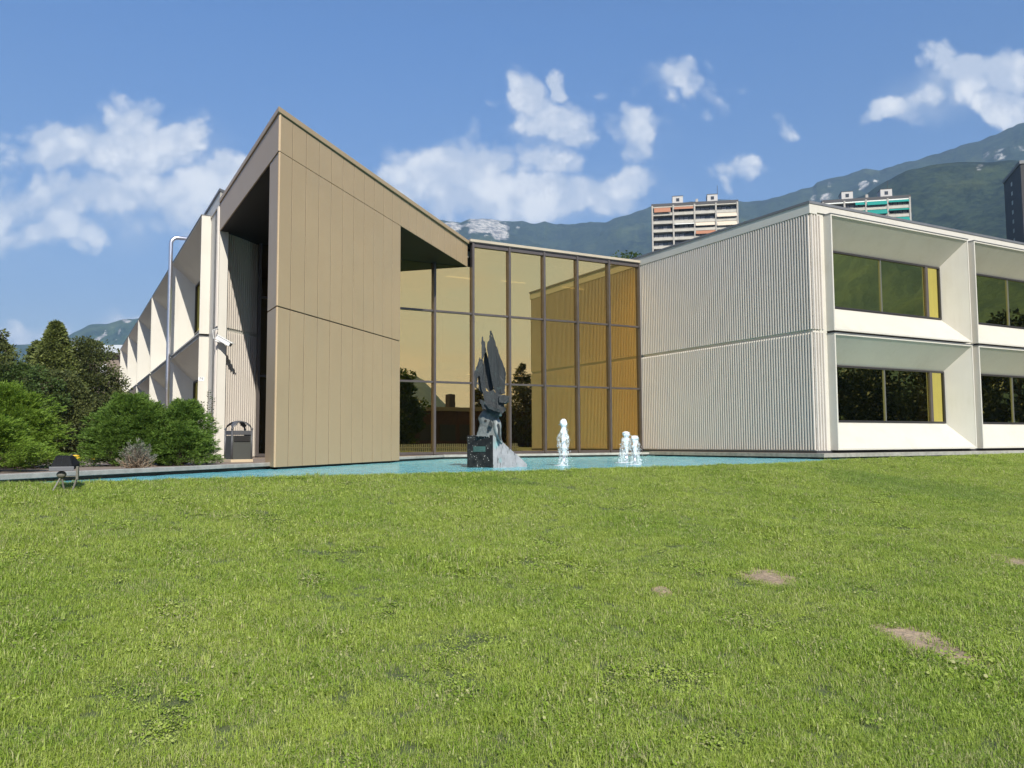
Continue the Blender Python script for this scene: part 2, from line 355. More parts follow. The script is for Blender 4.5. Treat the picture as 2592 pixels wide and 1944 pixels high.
def ribs(tf,l0,l1,z0,z1,pitch=.114,wd=.058,dp=.045):
    """vertical ribs along a wall; tf(a,out,z)"""
    g=MB(); n=max(1,int(round((l1-l0)/pitch))); pitch=(l1-l0)/n
    for i in range(n):
        a=l0+pitch*(i+.5)
        prof=[(a-pitch/2,0),(a-wd/2,0),(a-wd/2+.006,dp),(a+wd/2-.006,dp),(a+wd/2,0),(a+pitch/2,0)]
        vs=[tf(x,o_,z0) for x,o_ in prof]+[tf(x,o_,z1) for x,o_ in prof]
        fs=[(j,j+1,j+7,j+6) for j in range(5)]+[(1,2,3,4),(7,8,9,10)]
        g.add(vs,fs)
    return g
# ---- right wing
rw=empty('office_wing',L(0,0,0),'white two-storey office wing with ribbed end wall, right of the glass hall','building')
ZT=8.04
# end wall (faces -U, plane x=0), backing
g=MB()
g.box(.0,.3,.0,9.5,.0,3.83,LT); g.box(.0,.3,.0,9.5,3.92,7.72,LT); g.box(.03,.3,.03,9.5,3.83,3.92,LT)
g.build('end_wall',white,rw)
g=MB(); g.box(-.052,.3,-.052,9.5,7.72,ZT,LT); g.box(.3,60,-.052,.3,7.78,ZT,LT); g.build('fascia',white,rw)
g=MB(); g.box(-.075,.2,-.075,40,ZT,ZT+.085,LT); g.box(.2,60,-.075,.2,ZT,ZT+.085,LT); g.build('roof_capping',slate,rw)
g=MB(); g.box(.2,60,.2,40,7.6,7.95,LT); g.build('roof',mat('roof_felt',(.2,.2,.2),.9),rw)
tfw=lambda a,o_,z: LT(-o_,a,z)
ribs(tfw,.0,8.95,3.93,7.70).build('ribbed_cladding',white_rib,rw)
ribs(tfw,.0,8.95,.03,3.82).build('ribbed_cladding',white_rib,rw)
tff=lambda a,o_,z: LT(a,-o_,z)
ribs(tff,.0,.50,3.93,7.70).build('corner_ribs',white_rib,rw)
ribs(tff,.0,.50,.03,3.82).build('corner_ribs',white_rib,rw)
g=MB(); g.box(-.03,.3,-.03,9.0,-.075,.0,LT); g.box(.3,60,-.03,.3,-.075,.0,LT); g.build('plinth',mat('shadow_gap_plinth',(.03,.03,.035),.6),rw)  # plinth coloured near-black to paint the shadow gap at the wall foot
BW=7.38; BP=7.74; NB=5
g=MB(); x=.3
for i in range(NB):
    xa=.64+i*BP
    g.box(x,xa+.02,.0,.25,.0,7.78,LT); x=xa+BW-.02
g.box(x,60,.0,.25,.0,7.78,LT)
g.box(.3,x,.08,.3,3.80,3.90,LT)
g.build('facade_wall',white,rw)
g=MB(); g.box(.66,.66+NB*BP,.02,.08,3.81,3.89,LT); g.build('joint_shadow',dark,rw)
for i in range(NB):
    xa=.64+i*BP
    for z0,z1,upn in ((.02,3.80,0),(3.89,7.73,1)):
        bay(rw,(lambda a,d,z,xa=xa: LT(xa+a,d,z)),BW,z0,z1,upn)
# ---- left wing: facade plane x=XL facing -U, end wall along D from corner
XL,YL=-17.054,7.90
lw=empty('office_wing',L(XL,YL,0),'white two-storey office wing receding behind the junipers, left of the beige porch','building')
dq=math.sqrt(.5); 
tfd=lambda a,o_,z: LT(XL+dq*a+dq*o_,YL+dq*a-dq*o_,z)
ZL=8.12
EW=2.12
g=MB(); 
for z0,z1,ins in ((-.12,3.83,0),(3.92,7.72,0),(3.83,3.92,.03)):
    g.prism([(XL+ins,YL+ins*1.4),(XL+EW*dq+ins,YL+EW*dq),(XL+EW*dq,YL+EW*dq+1.),(XL+ins,YL+1.)],z0,z1,LT)
g.build('end_wall',white,lw)
g=MB(); g.prism([(XL-.03,YL-.07),(XL+EW*dq+3,YL+EW*dq+3-.07),(XL+EW*dq+3,YL+EW*dq+4),(XL-.03,YL+4)],7.72,ZL,LT); g.box(XL-.03,XL+.3,YL+4,YL+54.6,7.72,ZL,LT); g.build('fascia',white,lw)
g=MB(); g.prism([(XL-.06,YL-.13),(XL+EW*dq+3,YL+EW*dq+3-.13),(XL+EW*dq+3,YL+EW*dq+4),(XL-.06,YL+4)],ZL,ZL+.085,LT); g.box(XL-.06,XL+.3,YL+4,YL+54.6,ZL,ZL+.085,LT); g.build('roof_capping',slate,lw)
ribs(tfd,.30,EW,3.93,7.70).build('ribbed_cladding',white_rib,lw)
ribs(tfd,.30,EW,-.1,3.82).build('ribbed_cladding',white_rib,lw)
tfl=lambda a,o_,z: LT(XL-o_,YL+a,z)
ribs(tfl,.05,.35,3.93,7.70).build('corner_ribs',white_rib,lw)
ribs(tfl,.05,.35,-.1,3.82).build('corner_ribs',white_rib,lw)
LBP=8.62; LB0=1.78; LBW=8.30
g=MB(); y=YL
for i in range(6):
    ya=YL+LB0+i*LBP
    g.box(XL,XL+.25,y,ya+.02,-.12,7.72,LT); y=ya+LBW-.02
g.box(XL,XL+.25,y,YL+54.6,-.12,7.72,LT); g.box(XL+.08,XL+.3,YL+LB0,y,3.80,3.90,LT)
g.box(XL,XL+18,YL+54.4,YL+54.6,-.12,7.9,LT); g.box(XL+.2,XL+12,YL+4,YL+54.4,7.6,7.9,LT)
g.build('facade_wall',white,lw)
for i in range(6):
    ya=YL+LB0+i*LBP
    for z0,z1,upn in ((-.02,3.80,0),(3.89,7.80,1)):
        bay(lw,(lambda a,d,z,ya=ya: LT(XL+d,ya+LBW-a,z)),LBW,z0,z1,upn,flip=False)

# ================================================================== BEIGE PORCH
po=empty('entrance_porch',L(XL,0,0),'beige panelled entrance porch with a pointed overhanging roof','building')
ZS,ZF,ZB,ZJ=6.885,7.744,-.203,3.36
# slab tower footprint: T, T+D*6.65, + V*.94
tfp=lambda a,o_,z: LT(XL+dq*a+dq*o_,dq*a-dq*o_,z)      # a along D, o_ outward (toward camera-right)
WT=6.65; TH=.94*dq
core=[(XL+.035,.075),(XL+WT*dq-.05,WT*dq-.01),(XL+WT*dq-.05,WT*dq+.88),(XL+.035,.90)]
g=MB(); g.prism(core,ZB-.02,ZS-.01,LT); g.build('tower_core',dark,po)
g=MB(); g.prism([(XL+.12,.18),(XL+WT*dq-.12,WT*dq+.05),(XL+WT*dq-.12,WT*dq+.8),(XL+.12,.8)],-.7,ZB+.01,LT); g.build('tower_footing',dark,po)  # near-black colour stands in for the shadow gap above the water
def panels(z0,z1,edges,off=.012,gap=.020,y0=None):
    g=MB()
    for a,b_ in zip(edges[:-1],edges[1:]): 
        g.prism([tuple((XL+dq*t_+dq*o_,dq*t_-dq*o_)) for t_,o_ in ((a+gap/2,-.025),(b_-gap/2,-.025),(b_-gap/2,off),(a+gap/2,off))],z0,z1,LT)
    return g
ed=[0.]+[.541+.6135*i for i in range(10)]+[WT]
panels(ZB,ZJ-.014,ed).build('front_cladding',beige,po,bevel=.004)
panels(ZJ+.014,ZS-.014,ed).build('front_cladding',beige,po,bevel=.004)
g=MB(); g.box(XL-.0,XL+.03,.0,.94,ZB,ZJ-.014,LT); g.box(XL-.0,XL+.03,.0,.94,ZJ+.014,ZS-.014,LT); g.build('side_cladding',beige,po,bevel=.004)
g=MB(); xe,ye=XL+WT*dq,WT*dq; g.box(xe-.04,xe-.005,ye+.02,ye+.94,ZB,ZJ-.014,LT); g.box(xe-.04,xe-.005,ye+.02,ye+.94,ZJ+.014,ZS-.014,LT); g.build('side_cladding',beige,po,bevel=.004)
g=MB(); g.prism([(XL+.03,.90),(xe-.05,ye+.90),(xe-.05,ye+.93),(XL+.03,.93)],ZB,ZS-.02,LT); g.build('rear_cladding',soffit,po)  # back painted near-black, not beige, to keep the mirrored recess dark
# roof slab
DR=12.76
roofp=[(XL+.035,.075),(XL+dq*DR-.01,dq*DR+.03),(-7.9,14),(-14,14),(XL+2.0,YL+2.1),(XL+.03,YL+.05)]
g=MB(); g.prism(roofp,ZS+.03,ZF+.0,LT); g.build('roof_core',dark,po)
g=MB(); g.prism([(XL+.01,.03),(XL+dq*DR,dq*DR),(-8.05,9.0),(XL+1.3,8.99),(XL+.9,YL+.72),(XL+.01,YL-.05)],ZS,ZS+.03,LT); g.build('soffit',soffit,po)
def seals(z0,z1,edges,off=.009,gap=.018):
    g=MB()
    for e_ in edges[1:-1]: g.prism([(XL+dq*t_+dq*o_,dq*t_-dq*o_) for t_,o_ in ((e_-gap/2,-.02),(e_+gap/2,-.02),(e_+gap/2,off),(e_-gap/2,off))],z0,z1,LT)
    return g
sealm=mat('dark_joint_sealant',(.09,.065,.04),.8)
for i_,(a_,b2_) in enumerate(((ZB+.005,ZJ-.02),(ZJ+.02,ZS-.02))): seals(a_,b2_,ed).build('joint_seal',sealm,po)
ed2=[0.]+[.541+.6135*i for i in range(21)]; ed2=[e for e in ed2 if e<DR-.2]+[DR]
seals(ZS+.01,ZF-.02,ed2).build('joint_seal',sealm,po)
panels(ZS+.0,ZF-.012,ed2,off=.012).build('roof_fascia',beige,po,bevel=.004)
g=MB(); g.box(XL-.02,XL+.03,-.012,YL-.02,ZS,ZF-.012,LT); g.build('roof_fascia',beige,po,bevel=.004)
g=MB(); c_=.05
g.prism([(XL-c_,-c_*2.2),(XL+dq*DR+.05,dq*DR-c_*1.2),(XL+dq*DR+.05,dq*DR+.3),(XL+.25,.42),(XL+.25,YL-.08),(XL-c_,YL-.08)],ZF+.012,ZF+.135,LT)
g.build('roof_trim',beige,po,bevel=.006)
g=MB(); g.prism(roofp,ZF,ZF+.05,LT); g.build('roof_membrane',mat('roof_felt',(.2,.2,.2),.9),po)

# ================================================================== GLASS HALL
gh=empty('glass_hall',L(-8,9.02,0),'bronze mirror glass entrance hall joining the two white wings','building')
YG=9.02; MP=1.555; NM=10
for i in range(NM+1):
    x=-.06-MP*i+ (0.0 if i else .0)
    z1=7.80 if i<=5 else ZS-.0
    g=MB(); g.box(x-.042,x+.042,YG-.13,YG+.05,-.10,z1,LT); g.build('mullion',bronze_fr,gh,bevel=.004)
for z,hh in ((2.52,.035),(5.12,.035),(-.06,.05)):
    g=MB()
    for i in range(NM):
        xb=-.06-MP*i-.042; xa=xb-MP+.084
        g.box(xa,xb,YG-.07,YG+.05,z-hh,z+hh,LT)
    g.build('transom',bronze_fr,gh)
g=MB()
for i in range(5):
    xb=-.06-MP*i-.042; xa=xb-MP+.084; g.box(xa,xb,YG-.09,YG+.05,7.66,7.80,LT)
g.box(-8.0,-.02,YG-.14,YG+.05,7.80,7.83,LT)
g.build('head_beam',bronze_fr,gh)
g=MB(); g.box(-7.98,-.055,YG-.17,YG+.5,7.83,7.93,LT); g.build('roof_trim',captan,gh,bevel=.005)
g=MB(); g.box(-7.98,-.055,YG+.5,30,7.70,7.86,LT); g.build('roof',MATS['roof_felt'],gh)
for i in range(NM):
    xb=-.06-MP*i-.04; xa=xb-MP+.08; top=7.68 if i<5 else ZS
    for z0,z1 in ((-.02,2.5),(2.54,5.1),(5.14,top)):
        g=MB(); tl=random.uniform(-.002,.002); tk=random.uniform(-.0015,.0015)
        g.add([LT(xa,YG+tk,z0),LT(xb,YG-tk,z0),LT(xb,YG-tk+tl,z1),LT(xa,YG+tk+tl,z1)],[(0,1,2,3)]); g.build('glass_pane',gl_hall,gh)
# inside of the hall
g=MB(); g.box(-11.6,-.0,YG+.08,YG+16,-.13,-.02,LT); g.box(-15.2,-11.6,YG+.08,YG+1.6,-.13,-.02,LT); g.build('hall_floor',int_floor,gh)
g=MB(); g.box(-11.6,-.0,YG+.4,YG+16,7.35,7.6,LT); g.build('hall_ceiling',int_ceil,gh)
g=MB(); g.box(-11.7,0,YG+16,YG+16.2,-.1,7.6,LT); g.box(-11.7,-11.5,YG+1.6,YG+16,-.1,7.6,LT); g.build('hall_wall',int_wall,gh)
g=MB(); g.box(-9.5,0,YG+5,YG+16,3.5,3.8,LT); g.build('gallery_floor',int_ceil,gh)
for x0,x1,z0,z1,yy in ((-5.6,-4.4,0,3.3,6),(-3.8,-2.2,0,2.9,5.2),(-1.9,-.7,.2,2.5,4.6),(-5.9,-4.9,3.8,7.0,7),(-3.4,-2.0,3.8,6.2,6)):
    g=MB(); g.box(x0,x1,YG+yy,YG+yy+.15,z0,z1,LT); g.build('wood_panel',wood,gh)
lampm=mat('lit_tube_lamp',(.9,.9,.8),emit=(1.6,1.5,1.2))
for x,y,z in ((-9.9,11.5,7.28),(-6.7,12.6,7.28),(-4.2,12.4,7.28),(-4.6,15.,3.42),(-1.1,12.4,7.28),(-3.,14.8,3.42)):
    g=MB(); g.box(x-.6,x+.6,y-.05,y+.05,z-.04,z,LT); g.build('tube_lamp',lampm,gh)

# ================================================================== SMALL FIXTURES
# flue pipe
fp=empty('flue_pipe',L(-17.52,17.0,-.1),'shiny galvanised flue pipe rising up the facade of the left wing','pipe')
px_,py_=-17.53,16.9
g=MB(); arc=[LT(px_+.28-.28*math.cos(a),py_,8.40+.28*math.sin(a)) for a in np.linspace(0,math.pi/2,7)]
g.tube([LT(px_,py_,-.12),LT(px_,py_,3),LT(px_,py_,8.3)]+arc+[LT(px_+3.6,py_,8.68)],.078,16); g.build('pipe',steel,fp,smooth=True)
for z in (1.2,2.5,4.4,6.2,7.8):
    g=MB(); g.tube([LT(px_,py_,z),LT(px_,py_,z+.04)],.083,16); g.build('joint_ring',steel,fp)
g=MB(); g.tube([LT(px_+.55,py_+.3,8.0),LT(px_+.55,py_+.3,8.42)],.10,14); g.sphere(LT(px_+.55,py_+.3,8.42),.1); g.build('vent_cowl',steel,fp)
# security camera
sc=empty('security_camera',L(-17.0,7.85,3.85),'white security camera on a bracket at the corner of the left wing','camera')
cw=mat('camera_white_housing',(.7,.7,.68),.4)
p0=L(-17.10,7.72,3.55); dv=(L(-16.62,7.35,3.22)-p0).normalized()
g=MB(); sd=dv.cross(Vector((0,0,1))).normalized(); uu=sd.cross(dv)
def obox(g,c,a,b_,c2,la,lb,lc):
    vs=[c+a*la*i+b_*lb*j+c2*lc*k for i in(-.5,.5) for j in(-.5,.5) for k in(-.5,.5)]
    g.add(vs,[(0,1,3,2),(4,6,7,5),(0,4,5,1),(2,3,7,6),(0,2,6,4),(1,5,7,3)])
ctr=p0+dv*.25
obox(g,ctr,dv,sd,uu,.5,.13,.12); obox(g,ctr+uu*.075+dv*.03,dv,sd,uu,.58,.17,.02); g.build('housing',cw,sc,bevel=.01)
g=MB(); obox(g,ctr+dv*.26,dv,sd,uu,.02,.09,.09); g.build('lens',fr_dark,sc)
g=MB(); g.tube([L(-17.06,7.87,3.42),L(-17.15,7.70,3.44),ctr-uu*.06],.02,8); g.tube([L(-17.06,7.87,3.85),L(-17.25,7.6,3.75),L(-17.22,7.62,3.5),p0],.012,6); g.build('bracket',cw,sc)
# house number plate
nx0,nx1=-17.335,-17.20
hn=empty('house_number',L(-17.27,9.66,2.4),'small white house number plate reading 79 on the left wing','sign')
g=MB(); g.box(-17.345,-17.175,YL+LB0-.012,YL+LB0-.001,2.35,2.47,LT); g.build('plate',mat('white_enamel',(.8,.8,.8),.3),hn)
def text(s_,size,M_,m,parent,name='lettering',ext=.002):
    cu=bpy.data.curves.new(name,'FONT'); cu.body=s_; cu.size=size; cu.extrude=ext; cu.align_x='CENTER'; cu.align_y='CENTER'
    o=bpy.data.objects.new(name,cu); COL.objects.link(o); bpy.context.view_layer.update()
    dg=bpy.context.evaluated_depsgraph_get(); me=bpy.data.meshes.new_from_object(o.evaluated_get(dg)); bpy.data.objects.remove(o)
    me.transform(M_); me.materials.append(m); o=bpy.data.objects.new(name,me); COL.objects.link(o)
    o.parent=parent; o.matrix_parent_inverse=Matrix.Translation(-parent.location) if parent.type=='EMPTY' else Matrix.Identity(4); return o
M_=Matrix.Identity(4); cc=L(-17.26,YL+LB0-.015,2.41); rx=U; 
for i,(a,b_,c2,d_) in enumerate(zip((U.x,U.y,0),(0,0,1),(-V.x,-V.y,0),cc)): M_[i][0]=a; M_[i][1]=b_; M_[i][2]=c2; M_[i][3]=d_
text('79',.13,M_,mat('dark_blue_lettering',(.02,.025,.05),.5),hn)

# litter bin
bc=Vector((-6.66,19.9,ZP)); lb=empty('litter_bin',bc,'grey metal litter bin with arched canopy beside the white end wall','litter bin')
gm=mat('dark_grey_bin_metal',(.085,.085,.09),.45,vary=.2,vscale=8); gm2=mat('perforated_bin_panel',(.055,.057,.05),.6)
a_=.24; an=R(38)
def BT(x,y,z): return (bc.x+x*math.cos(an)-y*math.sin(an), bc.y+x*math.sin(an)+y*math.cos(an), bc.z+z)
g=MB(); g.box(-a_-.03,a_+.03,-a_-.03,a_+.03,0,.07,BT); g.build('base',mat('tan_bin_base',(.50,.40,.27),.8),lb,bevel=.005)
g=MB(); g.box(-a_,a_,-a_,a_,.07,.20,BT); g.box(-a_+.01,a_-.01,-a_+.01,a_-.01,.20,.64,BT); g.build('side_panel',gm2,lb)
g=MB(); g.box(-a_,a_,-a_,a_,.66,.76,BT); g.build('top_rim',gm,lb,bevel=.004)
g=MB(); g.box(a_-.005,a_+.012,-a_+.06,a_-.04,.57,.66,BT); g.box(-a_+.05,a_-.05,-a_-.012,-a_+.005,.50,.64,BT); g.build('opening',dark,lb)
for sx_ in(-1,1):
    for sy_ in(-1,1):
        g=MB(); g.tube([BT(sx_*a_,sy_*a_,.05),BT(sx_*a_,sy_*a_,.78)],.022,10); g.sphere(BT(sx_*a_,sy_*a_,.80),.032); g.build('corner_post',gm,lb,smooth=True)
g=MB(); N=12; vs=[];fs=[]
for i in range(N+1):
    for j in range(N+1):
        x=-1+2*i/N; y=-1+2*j/N; zx=math.sqrt(max(0,1-x*x)); zy=math.sqrt(max(0,1-y*y))
        h_=.23*max(0,1-((x*x+y*y)/2)**1.0)**.6
        vs.append(BT(x*a_,y*a_,.775+h_))
def keep(i,j):
    x=-1+2*(i+.5)/N; y=-1+2*(j+.5)/N
    return max(abs(x),abs(y))<.95 and (abs(abs(x)-abs(y))<.34 or max(abs(x),abs(y))<.62)
for i in range(N):
    for j in range(N):
        if keep(i,j) or (abs(abs(-1+2*(i+.5)/N)-abs(-1+2*(j+.5)/N))<.2): fs.append((i*(N+1)+j,(i+1)*(N+1)+j,(i+1)*(N+1)+j+1,i*(N+1)+j+1))
g.add(vs,fs); o=g.build('canopy',gm,lb,smooth=True); sm=o.modifiers.new('t','SOLIDIFY'); sm.thickness=.008

# floodlight on the near bank
fc=Vector((-5.38,9.85,-.16)); fl=empty('floodlight',fc,'black ribbed garden floodlight standing on the grass bank at the left','floodlight')
blk=mat('black_cast_metal',(.012,.013,.015),.75,spec=.15,vary=.3,vscale=30); grm=mat('weathered_bracket_metal',(.16,.15,.12),.6,vary=.3,vscale=40)
def FT(x,y,z): return (fc.x+x*math.cos(.35)-y*math.sin(.35),fc.y+x*math.sin(.35)+y*math.cos(.35),fc.z+z)
# housing: wedge loft, front rim wide
g=MB()
r1=[(-.13,-.07,.20),(.07,-.10,.20),(.13,-.06,.22),(.14,.10,.24),(-.12,.11,.22)]
vs=[FT(-.14,-.09,.165),FT(.10,-.09,.165),FT(.15,.10,.20),(FT(-.12,.12,.20)),FT(-.14,-.09,.205),FT(.10,-.09,.205),FT(.15,.10,.25),FT(-.12,.12,.25),FT(-.095,-.03,.335),FT(.055,-.03,.335),FT(.085,.10,.34),FT(-.085,.11,.34)]
fsx=[(3,2,1,0),(0,1,5,4),(1,2,6,5),(2,3,7,6),(3,0,4,7),(4,5,9,8),(5,6,10,9),(6,7,11,10),(7,4,8,11),(8,9,10,11)]
g.add(vs,fsx); g.build('housing',blk,fl,bevel=.008)
g=MB()
for i in range(6):
    x=-.10+i*.028
    g.add([FT(x,-.087,.207),FT(x+.008,-.087,.207),FT(x*.8+.006,-.035,.345),FT(x*.8-.001,-.035,.345),FT(x*.8-.001,.09,.352),FT(x*.8+.006,.09,.352),FT(x,-.06,.20),FT(x+.008,-.06,.20)],[(0,1,2,3),(3,2,5,4),(6,0,3),(7,2,1),(6,7,1,0)])
g.build('cooling_fins',blk,fl)
g=MB(); g.box(-.15,.115,-.10,-.085,.16,.21,FT); g.build('front_rim',mat('grey_rim_metal',(.12,.12,.13),.4),fl,bevel=.003)
g=MB(); g.box(.125,.15,-.02,.06,.05,.21,FT); g.box(-.06,.14,-.01,.03,.085,.10,FT); g.build('bracket',grm,fl,bevel=.003)
g=MB(); g.sphere(FT(-.03,0,.115),.055,12,8,(1,1,.8)); g.build('joint',grm,fl,smooth=True)
for a,b_ in (((-.03,0,.10),(-.11,-.05,-.08)),((-.03,0,.10),(0,.03,-.08)),((.135,.02,.08),(.09,.02,-.08))):
    g=MB(); g.tube([FT(*a),FT(*b_)],.011,8); g.build('leg',grm,fl)

# sculpture -----------------------------------------------------------
SY=18.5; sx0=-.437
scu=empty('sculpture',Vector((sx0,SY,-.28)),'dark bronze winged figure on a speckled granite block in the pool','sculpture')
kpx=.002267
def ST(cx,cz,y=0.): return Vector((sx0+(cx-430)*kpx, SY+y, (1520-cz)*kpx-.28))
gran=mat('speckled_black_granite',(.03,.03,.03),.5,spec=.25); t=NT(gran.node_tree); b=t.n['Principled BSDF']; gp=t.new('ShaderNodeNewGeometry').outputs['Position']
vo=t.new('ShaderNodeTexVoronoi'); t.l.new(gp,vo.inputs['Vector']); vo.inputs['Scale'].default_value=24
nn=t.noise(gp,7,5,.6)
t.l.new(t.mix(t.math('MULTIPLY',t.mr(vo.outputs['Distance'],.24,.15),t.mr(nn,.48,.58)),t.mix(t.mr(nn,.4,.7),(.010,.010,.010),(.026,.026,.024)),(.5,.5,.46)),b.inputs['Base Color'])
brz=mat('patinated_bronze',(.026,.030,.031),.5,metal=.35,vary=.5,vscale=9,bump=1.,bscale=45,col2=(.020,.023,.025))
t=NT(brz.node_tree); b=t.n['Principled BSDF']; gp=t.new('ShaderNodeNewGeometry').outputs['Position']; src=b.inputs['Base Color'].links[0].from_socket
t.l.new(t.mix(t.mr(t.noise(gp,5,6,.65),.58,.72),src,(.05,.09,.083)),b.inputs['Base Color'])
pal=mat('sunlit_bronze_face',(.36,.37,.36),.55,metal=.15,vary=.4,vscale=7,bump=.8,bscale=35,col2=(.20,.22,.21))  # bronze made paler to paint in sunlight on the right face
wedm=mat('streaked_wedge_stone',(.34,.34,.35),.5,vary=.3,vscale=5); t=NT(wedm.node_tree); b=t.n['Principled BSDF']; gp=t.new('ShaderNodeNewGeometry').outputs['Position']; src=b.inputs['Base Color'].links[0].from_socket
st=t.noise(t.vec('MULTIPLY',gp,(5.,5.,.9)),4.5,6,.7)
tl_=t.noise(t.vec('MULTIPLY',gp,(1.,1.,.6)),2.6,4,.5)
t.l.new(t.mix(t.mr(st,.55,.66),t.mix(t.mr(tl_,.58,.68),src,(.20,.34,.34)),(.07,.07,.07)),b.inputs['Base Color'])
# block: near vertical edge at cx=430; left face recedes to cx=165, right wedge recedes to cx=770
yl,yr=.28,.50
A0=ST(430,1560,0); A1=ST(430,1185,0); B0=ST(165,1560,yl); B1=ST(165,1185,yl+.0)
Rb=[(430,1185),(520,1248),(600,1325),(700,1410),(770,1480)]
back=Vector((.0,.55,0))
g=MB()
q=[B0,A0,A1,B1]; bk=[B0+Vector((.34,.45,0)),A0+Vector((.0,.75,0)),A1+Vector((.0,.75,0)),B1+Vector((.34,.45,0))]
g.add([A0,A1,B1,B0,A0+Vector((.05,.70,0)),A1+Vector((.05,.70,0)),B1+Vector((.15,.60,0)),B0+Vector((.15,.60,0))],[(0,1,2,3),(1,5,6,2),(3,2,6,7),(4,7,6,5),(0,4,5,1),(0,3,7,4)])
g.build('granite_block',gran,scu,bevel=.006,recalc=True)
g=MB(); top=[ST(a,b_,(a-430)/340*yr) for a,b_ in Rb]; bot=[ST(a,1560,(a-430)/340*yr) for a,b_ in Rb]
dv2=Vector((-.28,.42,0)); n=len(Rb)
off=Vector((.003,-.002,0))
vs=[v+off for v in top+bot]+[v+dv2*(1-.5*i/(n-1))+off for i,v in enumerate(top)]+[v+dv2*(1-.5*i/(n-1))+off for i,v in enumerate(bot)]
fs=[]
for i in range(n-1): fs+=[(i,i+1,n+i+1,n+i),(i,2*n+i,2*n+i+1,i+1),(2*n+i,3*n+i,3*n+i+1,2*n+i+1)]
fs+=[(0,n,3*n,2*n),(n-1,3*n-1,4*n-1,2*n-1)]
g.add(vs,fs); g.build('wedge',wedm,scu,recalc=True)
pn=(B0-A0); pn.z=0; pe=pn.normalized(); pnn=Vector((pe.y,-pe.x,0)); pnn=pnn if pnn.y<0 else -pnn
def onface(cx,cz,o_): 
    f_=(430-cx)/265.; return A0+Vector((pn.x*f_,pn.y*f_,0))+Vector((0,0,(1560-cz)*kpx))+pnn*o_
g=MB(); vs=[onface(a,b_,o_) for o_ in(.001,.012) for a,b_ in((232,1350),(355,1350),(355,1296),(232,1296))]
g.add(vs,[(4,5,6,7),(0,1,5,4),(1,2,6,5),(2,3,7,6),(3,0,4,7)]); pq=g.build('plaque',mat('verdigris_plaque',(.05,.11,.095),.5,vary=.4,vscale=30),scu,recalc=True)
# figure: extruded bronze plates with own thickness, jittered edges
def plate(name,pts,y0,y1,m,tilt=0.,thick=None,seed=0,parent=scu):
    rs=random.Random(seed); P_=[]
    for i,(a,b_) in enumerate(pts):
        a2,b2=pts[(i+1)%len(pts)]; ln=math.hypot(a2-a,b2-b_); k=max(1,int(ln/14))
        for j in range(k):
            f_=j/k; P_.append((a+(a2-a)*f_+(rs.uniform(-4,4) if j else 0),b_+(b2-b_)*f_+(rs.uniform(-4,4) if j else 0)))
    bm=bmesh.new(); zc=sum(p[1] for p in P_)/len(P_)
    def yy(p,base): return base+tilt*(p[1]-zc)*kpx+.012*mnoise.noise(Vector((p[0]*.03,p[1]*.03,seed)))
    v0=[bm.verts.new(ST(p[0],p[1],yy(p,y0))) for p in P_]; v1=[bm.verts.new(ST(p[0],p[1],yy(p,y1))) for p in P_]
    f0=bm.faces.new(v0); f1=bm.faces.new(v1[::-1])
    for i in range(len(P_)): bm.faces.new((v0[i],v0[(i+1)%len(P_)],v1[(i+1)%len(P_)],v1[i]))
    bmesh.ops.triangulate(bm,faces=[f0,f1]); bmesh.ops.recalc_face_normals(bm,faces=bm.faces)
    me=bpy.data.meshes.new(name); bm.to_mesh(me); bm.free(); me.materials.append(m)
    o=bpy.data.objects.new(name,me); COL.objects.link(o); o.parent=parent; o.matrix_parent_inverse=Matrix.Translation(-parent.location); return o
# big right fin: three long vanes
plate('fin',[(405,142),(420,142),(428,170),(470,300),(520,440),(562,560),(556,640),(548,770),(500,775),(492,520),(440,255),(418,180),(404,170)],-.10,.10,brz,seed=1,tilt=.05)
plate('fin',[(400,190),(412,188),(440,255),(494,520),(503,775),(470,785),(440,730),(385,400),(376,300),(380,262),(396,245)],-.14,-.02,brz,seed=2,tilt=.08)
plate('fin',[(322,195),(334,195),(338,235),(352,245),(362,345),(345,375),(330,420),(318,440),(326,380),(316,270)],-.02,.06,brz,seed=3)
plate('fin',[(355,345),(366,345),(380,400),(405,560),(438,720),(400,755),(352,700),(340,560),(336,460),(345,380)],.12,.20,brz,seed=4)
plate('fin',[(298,402),(312,420),(310,460),(330,430),(338,480),(352,640),(362,735),(330,765),(306,660),(296,520),(276,600),(262,690),(268,725),(250,705),(246,560),(262,505),(284,470)],.0,.08,brz,seed=5)
plate('fin',[(280,560),(298,520),(312,640),(332,745),(324,770),(286,720)],.10,.16,brz,seed=6)
plate('collar',[(330,740),(392,752),(440,735),(455,760),(500,780),(560,790),(598,800),(590,850),(560,872),(490,880),(494,925),(510,945),(470,935),(380,910),(352,880),(338,800)],-.10,.14,brz,seed=7)
plate('collar',[(490,800),(520,792),(592,797),(588,848),(556,868),(500,862)],-.18,.0,brz,seed=8)
plate('collar',[(486,880),(540,872),(548,905),(558,935),(530,960),(518,985),(500,965)],-.08,.10,brz,seed=9)
plate('crest',[(300,828),(352,850),(380,880),(470,920),(520,955),(520,990),(505,1000),(430,960),(350,925),(330,930),(318,880),(305,868)],-.16,.10,brz,seed=10)
plate('crest',[(352,868),(395,875),(430,905),(500,935),(506,960),(440,945),(395,925)],-.24,-.12,brz,seed=11)
mask_m=mat('grey_bronze_face',(.16,.17,.165),.5,metal=.2,vary=.5,vscale=9,bump=.8,bscale=40,col2=(.07,.08,.08))
